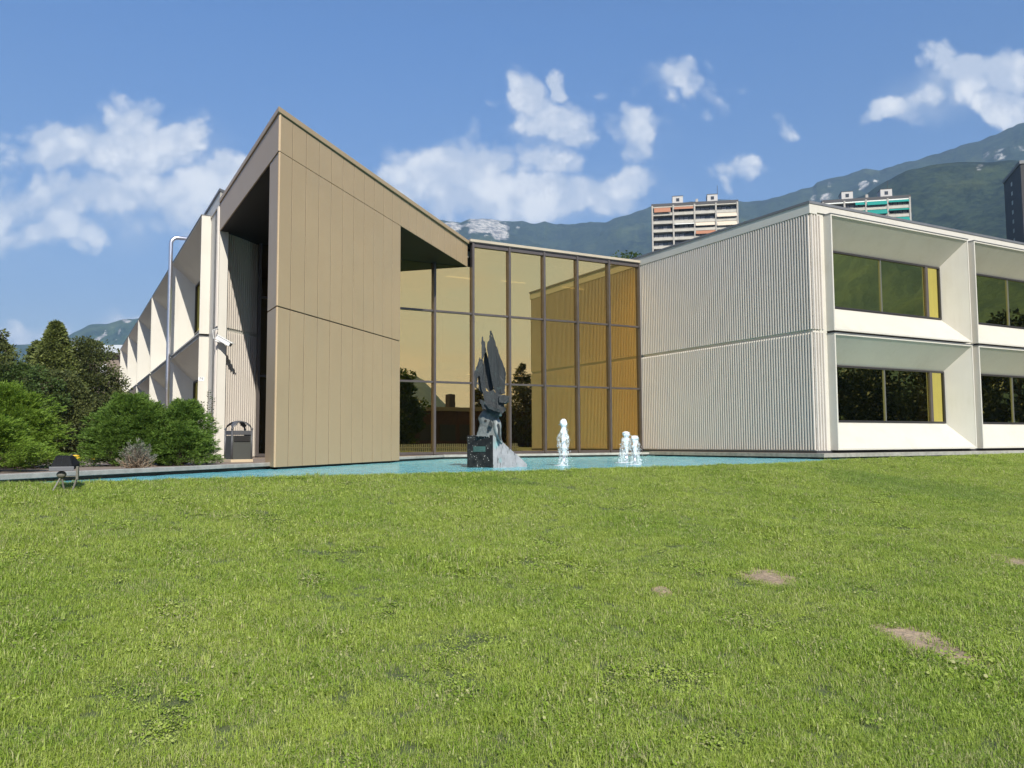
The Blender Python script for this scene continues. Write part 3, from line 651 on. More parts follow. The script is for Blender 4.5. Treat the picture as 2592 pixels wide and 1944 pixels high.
# two-faced head: shade painted into the left face's grey, sunlight into the right's paler bronze
def mask(name,outline_l,outline_r,zz,bulge,m,seed):
    """surface between two outline curves (cx at each cz row), bulging toward the viewer"""
    bm=bmesh.new(); nu=16; rows=[]
    for k,cz in enumerate(zz):
        l,r_=outline_l[k],outline_r[k]; row=[]
        for i in range(nu+1):
            u=i/nu; cx=l+(r_-l)*u
            y=.16-bulge*math.sin(math.pi*(.08+.84*u))**.8*(math.sin(math.pi*(k+.6)/(len(zz)+.2))**.5)+.02*mnoise.noise(Vector((cx*.05,cz*.05,seed)))
            row.append(bm.verts.new(ST(cx,cz,y)))
        rows.append(row)
    for k in range(len(zz)-1):
        for i in range(nu): bm.faces.new((rows[k][i],rows[k+1][i],rows[k+1][i+1],rows[k][i+1]))
    me=bpy.data.meshes.new(name); bm.to_mesh(me); bm.free(); me.materials.append(m); me.polygons.foreach_set('use_smooth',[True]*len(me.polygons))
    o=bpy.data.objects.new(name,me); COL.objects.link(o); o.parent=scu; o.matrix_parent_inverse=Matrix.Translation(-scu.location)
    s1=o.modifiers.new('thick','SOLIDIFY'); s1.thickness=.05; s1.offset=-1; return o
zz=[930,955,985,1015,1045,1075,1105,1135,1165,1190]
mask('face',[335,312,292,278,290,296,286,280,268,264],[470,485,495,490,480,470,465,470,480,490],zz,.13,mask_m,1)
zz=[1006,1035,1065,1095,1130,1165,1200,1235,1262]
mask('face',[412,414,418,425,428,440,455,480,510],[482,500,512,516,512,514,512,518,526],zz,.22,pal,2)
g=MB(); c_=ST(360,1042,.04); g.tube([c_+Vector((0,.03,0)),c_+Vector((-.012,-.015,0))],.03,10); g.build('eye',dark,scu)
plate('nose',[(405,1030),(418,1062),(428,1085),(425,1100),(396,1095),(385,1080),(400,1070)],-.10,.02,brz,seed=20)
plate('lips',[(372,1135),(395,1134),(394,1146),(378,1148)],-.02,.03,dark,seed=21)
plate('neck_shroud',[(300,1100),(430,1110),(470,1190),(505,1240),(430,1235),(380,1200),(268,1190),(280,1150)],.04,.25,mask_m,seed=22)
plate('drip_relief',[(475,1070),(492,1070),(500,1110),(505,1180),(512,1240),(498,1230),(478,1180),(486,1140)],-.10,-.04,brz,seed=23)

# fountain jets ---------------------------------------------------------
foam=bpy.data.materials.new('white_foam_water'); foam.use_nodes=True; t=NT(foam.node_tree); b=t.n['Principled BSDF']
b.inputs['Base Color'].default_value=(.74,.79,.82,1); b.inputs['Roughness'].default_value=.25
sheet=bpy.data.materials.new('thin_water_sheet'); sheet.use_nodes=True; t=NT(sheet.node_tree); b=t.n['Principled BSDF']; b.inputs['Base Color'].default_value=(.78,.86,.89,1); b.inputs['Roughness'].default_value=.1
gp=t.new('ShaderNodeNewGeometry').outputs['Position']
t.l.new(t.mr(t.noise(t.vec('MULTIPLY',gp,(1,1,.45)),19,5,.7),.42,.62,.06,.72),b.inputs['Alpha'])
def jet(x,y,h,seed,lean,label,twin=False):
    rs=random.Random(seed); o=empty('fountain_jet',Vector((x,y,-.26)),label,'fountain','fountain jets in the pool')
    g=MB(); g.tube([(x,y,-.34),(x,y,-.02)],.035,12); g.build('nozzle',steel,o,smooth=True)
    def col(name,m,prof,ph,n=20,holes=0.,thin=0.):
        vs=[];fs=[];nr=len(prof)
        for k,(z,r_,dx) in enumerate(prof):
            for i in range(n):
                a=2*math.pi*i/n; rn=r_*(1+.38*mnoise.noise(Vector((math.cos(a)*1.6+seed,math.sin(a)*1.6,z*7+ph)))+.22*mnoise.noise(Vector((math.cos(a)*4+seed,math.sin(a)*4,z*16))))
                vs.append((x+dx+rn*math.cos(a),y+rn*math.sin(a),-.26+z))
        for k in range(nr-1):
            for i in range(n):
                if rs.random()<holes*(1-k/nr): continue
                fs.append((k*n+i,k*n+(i+1)%n,(k+1)*n+(i+1)%n,(k+1)*n+i))
        fs.append(tuple((nr-1)*n+i for i in range(n)))
        g=MB(); g.add(vs,fs); return g.build(name,m,o,smooth=True)
    N=34
    core=[]
    for k in range(N+1):
        f_=k/N; z=.26+(h-.26)*f_; r_=.028+.030*f_+ .036*math.exp(-((f_-.90)/.10)**2); 
        if f_>.95: r_*= math.sqrt(max(0.02,1-((f_-.95)/.055)**2))
        core.append((z,max(r_,.004),lean*.15*(1-f_)*math.sin(3*f_)))
    col('water_column',foam,core,0)
    outr=[]
    for k in range(N+1):
        f_=k/N; z=.0+(h*.96)*f_; r_=.055+.055*math.sin(math.pi*min(1,f_*1.05))**.6+.05*(1-f_)**1.5+.025*math.sin(f_*9+seed)
        if f_>.9: r_=.12*math.sqrt(max(.05,(1-f_)/.1))
        outr.append((z,max(.02,r_),lean*(1-f_)**1.3))
    col('water_sheet',sheet,outr,4,24,.28)
    g=MB()
    for i in range(150):
        f_=rs.random(); z=h*f_; rad=(.06+.12*(1-f_))*(.5+rs.random()); a=rs.uniform(0,6.28); s_=rs.uniform(.003,.007)
        g.sphere((x+lean*(1-f_)+rad*math.cos(a),y+rad*math.sin(a),-.24+z),s_,6,4)
    tag(g.build('droplets',foam,o),kind='stuff')
    g=MB(); n=26   # disturbed water where it falls back
    vs=[(x+lean,y,-.225)]; fs=[]
    for k in range(1,6):
        for i in range(n):
            a=2*math.pi*i/n; r_=k*.055; vs.append((x+lean+r_*math.cos(a),y+r_*math.sin(a),-.262+.035*math.exp(-k*.5)+.02*mnoise.noise(Vector((r_*30*math.cos(a),r_*30*math.sin(a),seed)))))
    for i in range(n): fs.append((0,1+i,1+(i+1)%n))
    for k in range(4):
        for i in range(n): fs.append((1+k*n+i,1+(k+1)*n+i,1+(k+1)*n+(i+1)%n,1+k*n+(i+1)%n))
    g.add(vs,fs); g.build('splash_ring',foam,o,smooth=True)
jet(1.26,20.0,1.14,3,-.03,'tallest white water jet, just right of the bronze sculpture')
jet(3.14,22.5,.86,8,-.09,'water jet spreading to the left, middle one of the three')
jet(3.08,20.6,.73,14,.03,'shortest water jet with a forked head, nearest the ribbed wall',True)

# ================================================================== VEGETATION
def leafmat(name,c1,c2,tr=.35,rough=.55):
    m=bpy.data.materials.new(name); m.use_nodes=True; t=NT(m.node_tree); b=t.n['Principled BSDF']; o=t.n['Material Output']
    ge=t.new('ShaderNodeNewGeometry'); col=t.mix(ge.outputs['Random Per Island'],c1,c2)
    t.l.new(col,b.inputs['Base Color']); b.inputs['Roughness'].default_value=rough; b.inputs['Specular IOR Level'].default_value=.3
    tl=t.new('ShaderNodeBsdfTranslucent'); t.l.new(col,tl.inputs[0]); mx=t.new('ShaderNodeMixShader'); mx.inputs[0].default_value=tr
    t.l.new(b.outputs[0],mx.inputs[1]); t.l.new(tl.outputs[0],mx.inputs[2]); t.l.new(mx.outputs[0],o.inputs[0]); return m
def mesh_np(name,v,nq,m,parent,k=4):
    me=bpy.data.meshes.new(name); me.vertices.add(len(v)); me.vertices.foreach_set('co',v.astype(np.float32).ravel())
    me.loops.add(nq*k); me.loops.foreach_set('vertex_index',np.arange(nq*k,dtype=np.int32)); me.polygons.add(nq)
    me.polygons.foreach_set('loop_start',np.arange(0,nq*k,k,dtype=np.int32)); me.polygons.foreach_set('loop_total',np.full(nq,k,dtype=np.int32)); me.update(); me.validate()
    me.materials.append(m); o=bpy.data.objects.new(name,me); COL.objects.link(o)
    if parent: o.parent=parent; o.matrix_parent_inverse=Matrix.Translation(-parent.location)
    return o
def leaves(P_,D_,ln,wd,rg,curl=.25):
    """quads (kites) at P_, pointing along D_, random roll; returns verts (n*4,3)"""
    n=len(P_); D_=D_/np.linalg.norm(D_,axis=1,keepdims=True); r_=rg.normal(size=(n,3)); s_=np.cross(D_,r_); s_/=np.linalg.norm(s_,axis=1,keepdims=True)
    nn=np.cross(D_,s_); ln=np.asarray(ln).reshape(-1,1); wd=np.asarray(wd).reshape(-1,1)
    v=np.empty((n,4,3)); v[:,0]=P_; v[:,1]=P_+D_*ln*.45+s_*wd/2+nn*ln*.04; v[:,2]=P_+D_*ln-nn*ln*curl*.3; v[:,3]=P_+D_*ln*.45-s_*wd/2+nn*ln*.04
    return v.reshape(-1,3)
bark=mat('tree_bark',(.10,.075,.05),.9,vary=.4,vscale=6,bump=.6,bscale=20)
def juniper(name,loc,rx,ry,h,label,cat,m,seed,nb=150,group=None,ns=95,droop=.1,up=.35,sl=.11,sw=.026):
    rg=np.random.default_rng(seed); o=empty(name,Vector(loc),label,cat,group); lx,ly,lz=loc
    g=MB(); allv=[]
    for i in range(nb):
        a=rg.uniform(0,2*math.pi); e=rg.beta(1.2,1.4)*math.pi*.5
        rad=rg.uniform(.72,1.06)*(1+.12*math.sin(3*a+seed)+.10*math.sin(5*a+2*seed))
        tip=np.array([math.cos(a)*math.cos(e)*rx*rad,math.sin(a)*math.cos(e)*ry*rad,.08+math.sin(e)**.85*h*rad*.93])
        root=tip*np.array([.25,.25,.15]); 
        if i%3==0: g.tube([(lx+root[0]*.2,ly+root[1]*.2,lz),tuple(np.array(loc)+root),tuple(np.array(loc)+tip*.9)],[.03,.02,.005],5,False)
        ax=tip-root; axn=ax/np.linalg.norm(ax)
        outw=np.array([math.cos(a),math.sin(a),up]); outw/=np.linalg.norm(outw)
        n=ns; f_=rg.beta(2.2,1.,n)*.95+.08; side=rg.normal(size=(n,3)); side-= (side@axn)[:,None]*axn
        side/=np.linalg.norm(side,axis=1,keepdims=True)
        spread=(1.12-f_)*.42*np.linalg.norm(ax)*.8
        P_=np.array(loc)+root+ax*f_[:,None]+side*(rg.random(n)*spread)[:,None]
        P_[:,2]=np.maximum(P_[:,2],lz+.015)
        D_=axn*.5+outw*.65+side*.45+rg.normal(size=(n,3))*.22; D_[:,2]-=droop
        allv.append(leaves(P_,D_,rg.uniform(.6,1.3,n)*sl,rg.uniform(.7,1.3,n)*sw,rg))
    g.build('stem',bark,o)
    v=np.concatenate(allv); mesh_np('foliage',v,len(v)//4,m,o); return o
jm1=leafmat('juniper_bright_needles',(.11,.20,.018),(.21,.30,.04),.3); jm2=leafmat('juniper_green_needles',(.075,.15,.02),(.17,.26,.045),.3)
ZG=ZP
def spreading_juniper(name,loc,lobes,label,cat,m,seed,nf=700,nl=62,fl=.42,ll=.065,lw2=.013):
    """lobes: (dx,dy,rx,ry,h). Layered flat fronds that overlap like shingles over a low mound"""
    rg=np.random.default_rng(seed); o=empty(name,Vector(loc),label,cat); lx,ly,lz=loc; g=MB(); vs=[]
    per=nf//len(lobes)
    for (dx,dy,rx,ry,h) in lobes:
        c_=np.array([lx+dx,ly+dy,lz])
        for i in range(per):
            a=rg.uniform(0,2*math.pi); u=rg.random()**.8
            ledge=.72+.34*(.5+.5*math.sin(u*13+2.2*math.sin(a*2+seed)+dx*5))+.08*math.sin(5*a+seed)
            ce,se=math.cos(u*1.50),math.sin(u*1.50)
            rad=ledge*rg.uniform(.82,1.02)
            p=c_+np.array([math.cos(a)*ce*rx*rad,math.sin(a)*ce*ry*rad,.05+se*h*(.80+.20*rad)*.93])
            D_=np.array([math.cos(a)*(.4+ce),math.sin(a)*(.4+ce),.12+.30*se]); D_+=rg.normal(size=3)*.2; D_/=np.linalg.norm(D_)
            sd=np.cross(D_,[0,0,1]); sd/=np.linalg.norm(sd); sd=sd+np.array([0,0,rg.normal()*.25]); nm=np.cross(sd,D_)
            L_=fl*rg.uniform(.6,1.3)
            base=p-D_*L_*.75
            f_=rg.random(nl)**.75; sg=rg.uniform(-1,1,nl)
            P_=base+D_*(f_*L_)[:,None]+sd*(sg*(1-f_*.85)*L_*.42)[:,None]+nm*(rg.normal(size=nl)*.014)[:,None]
            P_[:,2]=np.maximum(P_[:,2],lz+.01)
            dd_=D_*1.0+sd*(sg*.75)[:,None]+nm*(rg.normal(size=nl)*.30)[:,None]+np.array([0,0,.10])
            vs.append(leaves(P_,dd_,rg.uniform(.6,1.3,nl)*ll,rg.uniform(.7,1.3,nl)*lw2,rg,.35))
            if i%6==0: g.tube([tuple(c_+[0,0,.03]),tuple((c_+base)/2-[0,0,.03]),tuple(base)],[.018,.012,.005],4,False)
    g.build('stem',bark,o); v=np.concatenate(vs); mesh_np('foliage',v,len(v)//4,m,o); return o
spreading_juniper('juniper_bush',(-8.75,13.4,ZG),[(0,0,1.10,.75,.90),(-.9,.2,.8,.7,.85)],'low yellow-green juniper at the left edge of the photo, in front','bush',jm1,11,nf=1300)
spreading_juniper('juniper_bush',(-9.6,15.3,ZG),[(0,0,1.25,1.0,1.62),(-1.0,.2,1.0,.9,1.6),(.35,-.1,.95,.8,1.25)],'tall spreading juniper at the left edge, behind the low one','bush',jm1,12,nf=1700)
spreading_juniper('juniper_bush',(-7.95,17.0,ZG),[(0,0,.95,.85,1.50),(-.1,-.3,.85,.7,.95),(.35,-.1,.75,.7,1.30)],'wide feathery green juniper left of the flue pipe','bush',jm2,13,nf=1700)
spreading_juniper('juniper_bush',(-6.90,17.2,ZG),[(0,0,.72,.7,1.36),(.05,-.35,.72,.55,.85),(-.4,-.2,.6,.6,1.0)],'darker juniper between the pipe and the litter bin','bush',jm2,14,nf=1500)
# dead shrub
drym=leafmat('dry_grey_needles',(.16,.17,.14),(.24,.22,.17),.1)
juniper('dry_shrub',(-6.82,14.9,ZG),.33,.30,.42,'small grey-brown dried shrub in front of the green juniper','shrub',drym,15,nb=90,ns=22,sl=.05,sw=.008)
o=[x for x in bpy.data.objects if x.name.startswith('dry_shrub')][0]
g=MB(); rg=np.random.default_rng(5)
for i in range(110):
    a=rg.uniform(0,6.28); e=rg.uniform(.05,1.1); r_=rg.uniform(.22,.36)
    p0=np.array([-6.82+rg.normal()*.04,14.9+rg.normal()*.04,ZG]); p2=p0+np.array([math.cos(a)*math.cos(e)*r_,math.sin(a)*math.cos(e)*r_,math.sin(e)*r_*1.05+.02]); pm=(p0+p2)/2+rg.normal(size=3)*.05
    g.tube([tuple(p0),tuple(pm),tuple(p2)],[.006,.005,.002],4,False)
g.build('twigs',mat('dry_twig',(.33,.24,.16),.9,vary=.3,vscale=20),o)
# leafy shoot sticking up behind the juniper, against the white wall
rg=np.random.default_rng(31); sh=empty('leafy_shoot',Vector((-6.75,18.1,ZG)),'thin leafy shoot rising above the juniper against the white wall','plant')
g=MB(); pv=[];pd=[]
for k,(dx,hh) in enumerate(((-.25,1.22),(-.12,1.35),(.02,1.62),(.12,1.45),(-.4,1.2))):
    pts=[(-6.75+dx*t_,18.1+.05*math.sin(k+t_*3),ZG+hh*t_) for t_ in np.linspace(0,1,8)]; g.tube(pts,.006,5,False)
    for t_ in np.linspace(.62,1,14):
        for s_ in(-1,1):
            pv.append((-6.75+dx*t_,18.1,ZG+hh*t_)); pd.append((s_*.8+rg.normal()*.3,rg.normal()*.5,.5))
g.build('stem',bark,sh); v=leaves(np.array(pv),np.array(pd),rg.uniform(.05,.08,len(pv)),.03,rg); mesh_np('foliage',v,len(pv),leafmat('dark_shoot_leaf',(.04,.07,.03),(.07,.10,.04)),sh)

def tree(name,loc,prof,h,label,cat,m,seed,n=9000,ls=.2,lw_=.13,clumps=90,squash=1.,trunk=True,group=None,conifer=False):
    """prof(f,a)->radius at height fraction f; clumped leaves through the crown's volume"""
    rg=np.random.default_rng(seed); o=empty(name,Vector(loc),label,cat,group); g=MB(); loc=np.array(loc,float)
    g.tube([tuple(loc),tuple(loc+[.1,0,h*.5]),tuple(loc+[0,.05,h*.93])],[h*.022,h*.014,h*.004],8,False)
    cs=[]
    for i in range(clumps):
        f_=(rg.beta(1.0,1.05) if conifer else rg.beta(1.15,1.25))*.97+.02; a=rg.uniform(0,6.28); r_=prof(f_,a)*rg.uniform(.45,1.0)**.6
        cs.append((loc+[math.cos(a)*r_,math.sin(a)*r_,f_*h],f_,a,r_))
        if i%3==0: g.tube([tuple(loc+[0,0,max(.05,f_-.10)*h]),tuple(cs[-1][0])],[h*.007,h*.002],5,False)
    g.build('trunk',bark,o)
    V_=[];per=n//clumps
    for c_,f_,a,r_ in cs:
        cr=(min(h*.055,.05*h*.25+prof(f_,a)*.32) if conifer else h*.075)*rg.uniform(.7,1.4)
        d=rg.normal(size=(per,3)); d/=np.linalg.norm(d,axis=1,keepdims=True); rad=rg.random(per)**.4*cr
        P_=c_+d*rad[:,None]*[1.25,1.25,.75]; 
        outw=np.array([math.cos(a),math.sin(a),.25])
        D_=d*.8+outw*.6+rg.normal(size=(per,3))*.35
        if conifer: D_[:,2]-=.25
        V_.append(leaves(P_,D_,rg.uniform(.6,1.4,per)*ls,rg.uniform(.6,1.4,per)*lw_,rg))
    v=np.concatenate(V_); mesh_np('crown',v,len(v)//4,m,o); return o
cone=lambda R_,e=.8:(lambda f_,a:R_*(1-f_)**e*(1+.18*math.sin(3*a))+.05)
ball=lambda R_:(lambda f_,a:R_*max(.05,math.sin(math.pi*min(1,max(.02,f_*.96+.02))))**.55*(1+.15*math.sin(2*a+1)))
tm1=leafmat('olive_conifer_foliage',(.08,.11,.022),(.18,.20,.055),.25); tm2=leafmat('dark_broadleaf_foliage',(.04,.06,.016),(.13,.145,.045),.25); tm3=leafmat('mid_green_foliage',(.04,.075,.016),(.085,.13,.03),.3)
tree('conifer_tree',(-22.5,40,-.16),cone(2.3,1.0),6.55,'tall pointed conifer, the highest tree left of the white wing','tree',tm1,41,n=34000,clumps=330,ls=.14,lw_=.07,conifer=True)
tree('broadleaf_tree',(-21.6,41.5,-.16),ball(1.5),5.75,'rounded dark broadleaf tree touching the far end of the white wing','tree',tm2,42,n=30000,clumps=230,ls=.12,lw_=.08)
tree('conifer_tree',(-25.6,41,-.16),cone(1.7,.85),5.75,'small olive conifer, first pointed tip from the left photo edge','tree',tm1,43,n=14000,clumps=170,ls=.13,lw_=.07,conifer=True)
tree('conifer_tree',(-24.1,42,-.16),cone(1.7,.85),5.65,'small olive conifer standing just left of the tallest one','tree',tm1,44,n=14000,clumps=170,ls=.13,lw_=.07,conifer=True)
tree('conifer_tree',(-25.5,43.5,-.16),cone(1.7,.85),6.0,'small olive conifer, middle one of three short pointed tips','tree',tm1,48,n=14000,clumps=170,ls=.13,lw_=.07,conifer=True)
tree('broadleaf_tree',(-18.6,30,-.16),ball(1.9),3.5,'low dense shrubby tree behind the tall juniper at the left','tree',tm3,45,n=22000,clumps=170,ls=.10,lw_=.06)
tree('broadleaf_tree',(-17.3,31,-.16),ball(1.2),3.2,'low shrubby tree in the gap between the junipers','tree',tm2,49,n=22000,clumps=170,ls=.10,lw_=.06)
tree('pine_tree',(-18.85,29.5,-.16),cone(1.05,.5),4.75,'dark pine branch end poking in at the left photo edge','tree',tm2,46,n=6000,clumps=70,ls=.12,lw_=.05,conifer=True)
tree('broadleaf_tree',(8.75,60,-.2),ball(1.9),14.35,'green treetop peeping over the roof beside the apartment tower','tree',tm3,47,n=26000,clumps=170,ls=.2,lw_=.14)
# trees and hedge across the grounds, seen mirrored in the glass
def refl(az,dist,M0): return (M0[0]+dist*math.sin(R(az)),M0[1]+dist*math.cos(R(az)))
tm4=leafmat('very_dark_foliage',(.012,.018,.006),(.03,.035,.012),.15)
MH=(-26.2,47.8); MW=(-18.2,33.1)
x,y=refl(121.6,96,MH); tree('conifer_tree',(x,y,-.6),cone(2.3,.7),10.2,'dark spruce reflected in the hall glass right of the sculpture','tree',tm2,51,n=12000,clumps=130,ls=.3,lw_=.12,conifer=True)
x,y=refl(124.6,99,MH); tree('conifer_tree',(x,y,-.6),cone(1.8,.7),7.5,'smaller spruce reflected behind the sculpture','tree',tm2,52,n=8000,clumps=90,ls=.3,lw_=.12,conifer=True)
x,y=refl(130.8,80,MH); tree('broadleaf_tree',(x,y,-.6),ball(2.6),8.2,'broad tree reflected in the hall glass beside the beige porch','tree',tm3,53,n=12000,clumps=110,ls=.3,lw_=.2)
for k,(az,dd_,hh,rr_,lb_) in enumerate(((103,95,10.5,6.5,'leftmost reflected tree in the lower office windows'),(100,105,12.0,7,'tall dark tree mirrored in the first lower office window'),(97,100,11.0,7,'dark tree mirrored in the middle of the first lower office window'),(94,96,11.0,7,'broad tree mirrored at the right end of the first office window'),(90.5,90,12.5,5,'tallest mirrored tree, in the second upper office window'),(87,92,11,7,'dark tree mirrored at the right edge of the photo'))):
    x,y=refl(az,dd_,MW); tree('broadleaf_tree',(x,y,-.6),ball(rr_*.8),hh,lb_,'tree',tm4,60+k,n=9000,clumps=100,ls=.4,lw_=.28)
# low building opposite (mirrored)
x0,y0=refl(131.5,88,MH); x1,y1=refl(119,104,MH)
fb=empty('low_building',Vector((x0,y0,-.8)),'long low dark building opposite, mirrored low in the hall glass','building')
da=Vector((x1-x0,y1-y0,0)); dl=da.length; da.normalize(); db=Vector((da.y,-da.x,0)); db=db if db.dot(Vector((1,-1,0)))>0 else -db
def BT2(a,b_,z): return tuple(Vector((x0,y0,z))+da*a+db*b_)
g=MB(); g.box(0,dl,0,10,-.9,3.9,BT2); g.build('wall',mat('dark_red_brick',(.10,.045,.03),.8,vary=.3,vscale=2),fb)
g=MB(); g.box(-.4,dl+.4,-.5,10.4,3.9,4.35,BT2); g.build('roof',mat('tan_roof_edge',(.35,.27,.18),.8),fb)
g=MB(); g.box(dl*.42,dl*.42+.8,3,3.8,4.35,6.1,BT2); g.build('chimney',mat('dark_chimney',(.06,.05,.05),.8),fb)
for k in range(9):
    g=MB(); g.box(2+k*dl/9.5,4.2+k*dl/9.5,-.04,.02,.6,2.4,BT2); g.build('window',fr_dark,fb)
fx0,fy0=refl(131.5,62,MH); fx1,fy1=refl(122,70,MH)
fe=empty('picket_fence',Vector((fx0,fy0,-.6)),'low white picket fence on the far lawn, mirrored in the hall glass','fence')
g=MB(); nP=70
for k in range(nP):
    f_=k/nP; x=fx0+(fx1-fx0)*f_; y=fy0+(fy1-fy0)*f_; g.box(x-.05,x+.05,y-.03,y+.03,-.5,.25)
g.build('pickets',mat('white_fence_paint',(.7,.7,.66),.6),fe)
g=MB(); g.tube([(fx0,fy0,-.02),(fx1,fy1,-.02)],.035,6); g.build('rail',MATS['white_fence_paint'],fe)

# parking stops
for k,(px0,px1,yy,lab) in enumerate(((128,235,24.6,'yellow and black parking stop at the foot of the dark trees'),(238,262,24.0,'short yellow parking stop end beside the grey dried shrub'))):
    xa=(px0-1296)/F_PX*yy; xb=(px1-1296)/F_PX*yy
    e_=empty('parking_stop',Vector((xa,yy,ZP)),lab,'parking stop'); n=3 if k==0 else 1
    ye=mat('yellow_road_paint',(.80,.45,.01),.6); bl=mat('black_rubber',(.03,.03,.03),.8)
    N=5 if k==0 else 2; w_=(xb-xa)/N
    for j in range(N):
        g=MB(); x=xa+j*w_; s_=.06
        g.add([(x-s_*(j>0),yy-.08,ZP),(x+w_-s_*(j<N-1),yy-.08,ZP),(x+w_-s_*(j<N-1)+.03,yy-.04,ZP+.13),(x-s_*(j>0)+.03,yy-.04,ZP+.13),(x-s_*(j>0)+.03,yy+.06,ZP+.13),(x+w_-s_*(j<N-1)+.03,yy+.06,ZP+.13),(x,yy+.1,ZP),(x+w_,yy+.1,ZP)],[(0,1,2,3),(3,2,5,4),(4,5,7,6),(0,3,4,6),(1,7,5,2)])
        yel=(j%2==1) if k==0 else (j==0)
        g.build('yellow_segment' if yel else 'black_segment',ye if yel else bl,e_)
# small distant building with a pale roof by the left wing's far end
hx=empty('small_building',Vector((-33,68,-.2)),'small pale-roofed building at the far end of the left wing','building')
g=MB(); g.box(-36,-31.2,68,76,-.3,7.9); g.build('wall',mat('brown_wall',(.20,.16,.13),.8),hx)
g=MB(); g.box(-37,-30.2,67.3,77,7.9,8.25); g.box(-37,-30.2,67.3,67.6,8.25,8.55); g.build('roof',mat('pale_sheet_roof',(.42,.46,.50),.5),hx)
g=MB(); g.box(-34.6,-33.9,67.93,68,6.3,7.0); g.build('window',mat('white_frame',(.7,.7,.7),.5),hx)

# ================================================================== APARTMENT TOWERS
cream=mat('cream_balcony_concrete',(.46,.43,.37),.8,vary=.18,vscale=.6); fin_m=mat('pale_concrete_fin',(.38,.355,.315),.8,vary=.15,vscale=.5)
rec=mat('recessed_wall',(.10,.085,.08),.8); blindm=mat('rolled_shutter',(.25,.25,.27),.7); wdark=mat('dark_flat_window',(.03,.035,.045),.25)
rooff=mat('dark_parapet',(.07,.065,.065),.8); rbox=mat('rooftop_hut_paint',(.46,.44,.42),.8)
aw={'t':mat('terracotta_awning',(.33,.145,.08),.8),'c':mat('cream_awning',(.55,.46,.36),.8),'g':mat('green_awning',(.0,.20,.165),.8),'w':mat('white_awning',(.75,.75,.70),.8)}
def apartment(x0,y0,x1,y1,ztop,label,awn,nb=4,ns=7,huts=(),pelmet=False,side=None):
    o=empty('apartment_tower',Vector((x0,y0,-.3)),label,'apartment building')
    d=Vector((x1-x0,y1-y0,0)); Ln=d.length; d.normalize(); b_=Vector((-d.y,d.x,0)); sh=3.0; bw=Ln/nb
    T_=lambda a,q,z: tuple(Vector((x0,y0,z))+d*a+b_*q)
    rs=random.Random(label)
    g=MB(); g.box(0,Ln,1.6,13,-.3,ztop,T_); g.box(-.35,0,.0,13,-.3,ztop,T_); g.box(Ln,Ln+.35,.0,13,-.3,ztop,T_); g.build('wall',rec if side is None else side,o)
    g=MB(); g.box(-.35,Ln+.35,-.25,13,ztop,ztop+1.0,T_); g.build('parapet',rooff,o)
    g=MB(); g.box(-.3,Ln+.3,-.15,1.6,ztop-.45,ztop,T_); g.build('roof_edge',cream if not pelmet else aw['w'],o)
    for i in range(nb+1):
        g=MB(); g.box(i*bw-.28,i*bw+.28,-.35,1.6,-.3,ztop+.3,T_); g.build('fin',fin_m,o)
    for r_ in range(ns):
        zb=ztop-.2-sh*(r_+1)
        for c_ in range(nb):
            a0,a1=c_*bw+.3,(c_+1)*bw-.3
            bal=MB(); bal.box(a0,a1,-.15,.0,zb-.15,zb+.85,T_); bal.box(a0,a1,0,1.6,zb-.15,zb+.05,T_); bal=bal.build('balcony',cream,o)
            g=MB(); g.box(a0,a1,-.1,-.02,zb+1.0,zb+1.07,T_); g.build('railing',fin_m,bal)
            nw=4; ww=(a1-a0-.4)/nw
            wf=MB(); wf.box(a0+.1,a1-.1,1.50,1.58,zb+.9,zb+2.35,T_); wf=wf.build('window_band',wdark,o)
            for k in range(nw):
                if rs.random()<.72:
                    g=MB(); lo=rs.choice([.9,.9,.9,1.5,1.8]); g.box(a0+.2+k*ww+.12,a0+.2+(k+1)*ww-.12,1.44,1.50,zb+lo,zb+2.3,T_); g.build('shutter',blindm,wf)
            k_=awn.get((r_,c_))
            if k_:
                col,f0,f1,drop=k_; g=MB(); aa=a0+(a1-a0)*f0; ab=a0+(a1-a0)*f1; zt=zb+2.75
                g.add([T_(aa,-.05,zt),T_(ab,-.05,zt),T_(ab,-.9,zt-drop),T_(aa,-.9,zt-drop),T_(aa,-.9,zt-drop-.15),T_(ab,-.9,zt-drop-.15)],[(0,1,2,3),(3,2,5,4)]); g.build('awning',aw[col],bal)
    # storeys below what the photo shows: plain slabs down to the ground
    g=MB(); z=ztop-.2-sh*(ns+1)
    while z>1: g.box(.3,Ln-.3,-.15,1.6,z-.15,z+.85,T_); z-=sh
    g.build('lower_balconies',cream,o)
    for a,w_,h_ in huts:
        hb=MB(); hb.box(a,a+w_,1.5,7,ztop+1.0,ztop+1.0+h_,T_); hb=hb.build('rooftop_hut',rbox,o)
        g=MB(); g.box(a-.1,a+w_+.1,1.4,7.1,ztop+1+h_,ztop+1.15+h_,T_); g.build('hut_roof',rooff,hb)
        g=MB(); g.box(a+w_*.35,a+w_*.65,1.42,1.5,ztop+1.0+h_*.35,ztop+1.0+h_*.75,T_); g.build('hut_window',wdark,hb)
    g=MB(); g.tube([T_(Ln*.78,3,ztop+1),T_(Ln*.78,3,ztop+7.5)],.08,5); g.build('antenna',rooff,o)
    g=MB(); g.box(Ln*.52,Ln*.52+.9,3,4,ztop+1,ztop+3.0,T_); g.build('chimney',fin_m,o)
    return o
def at(u,v,yd): q=px_ray(u,v); return (q.x/q.y*yd,yd,H+q.z/q.y*yd)
a=at(1651,520,288); b_=at(1866,503,283)
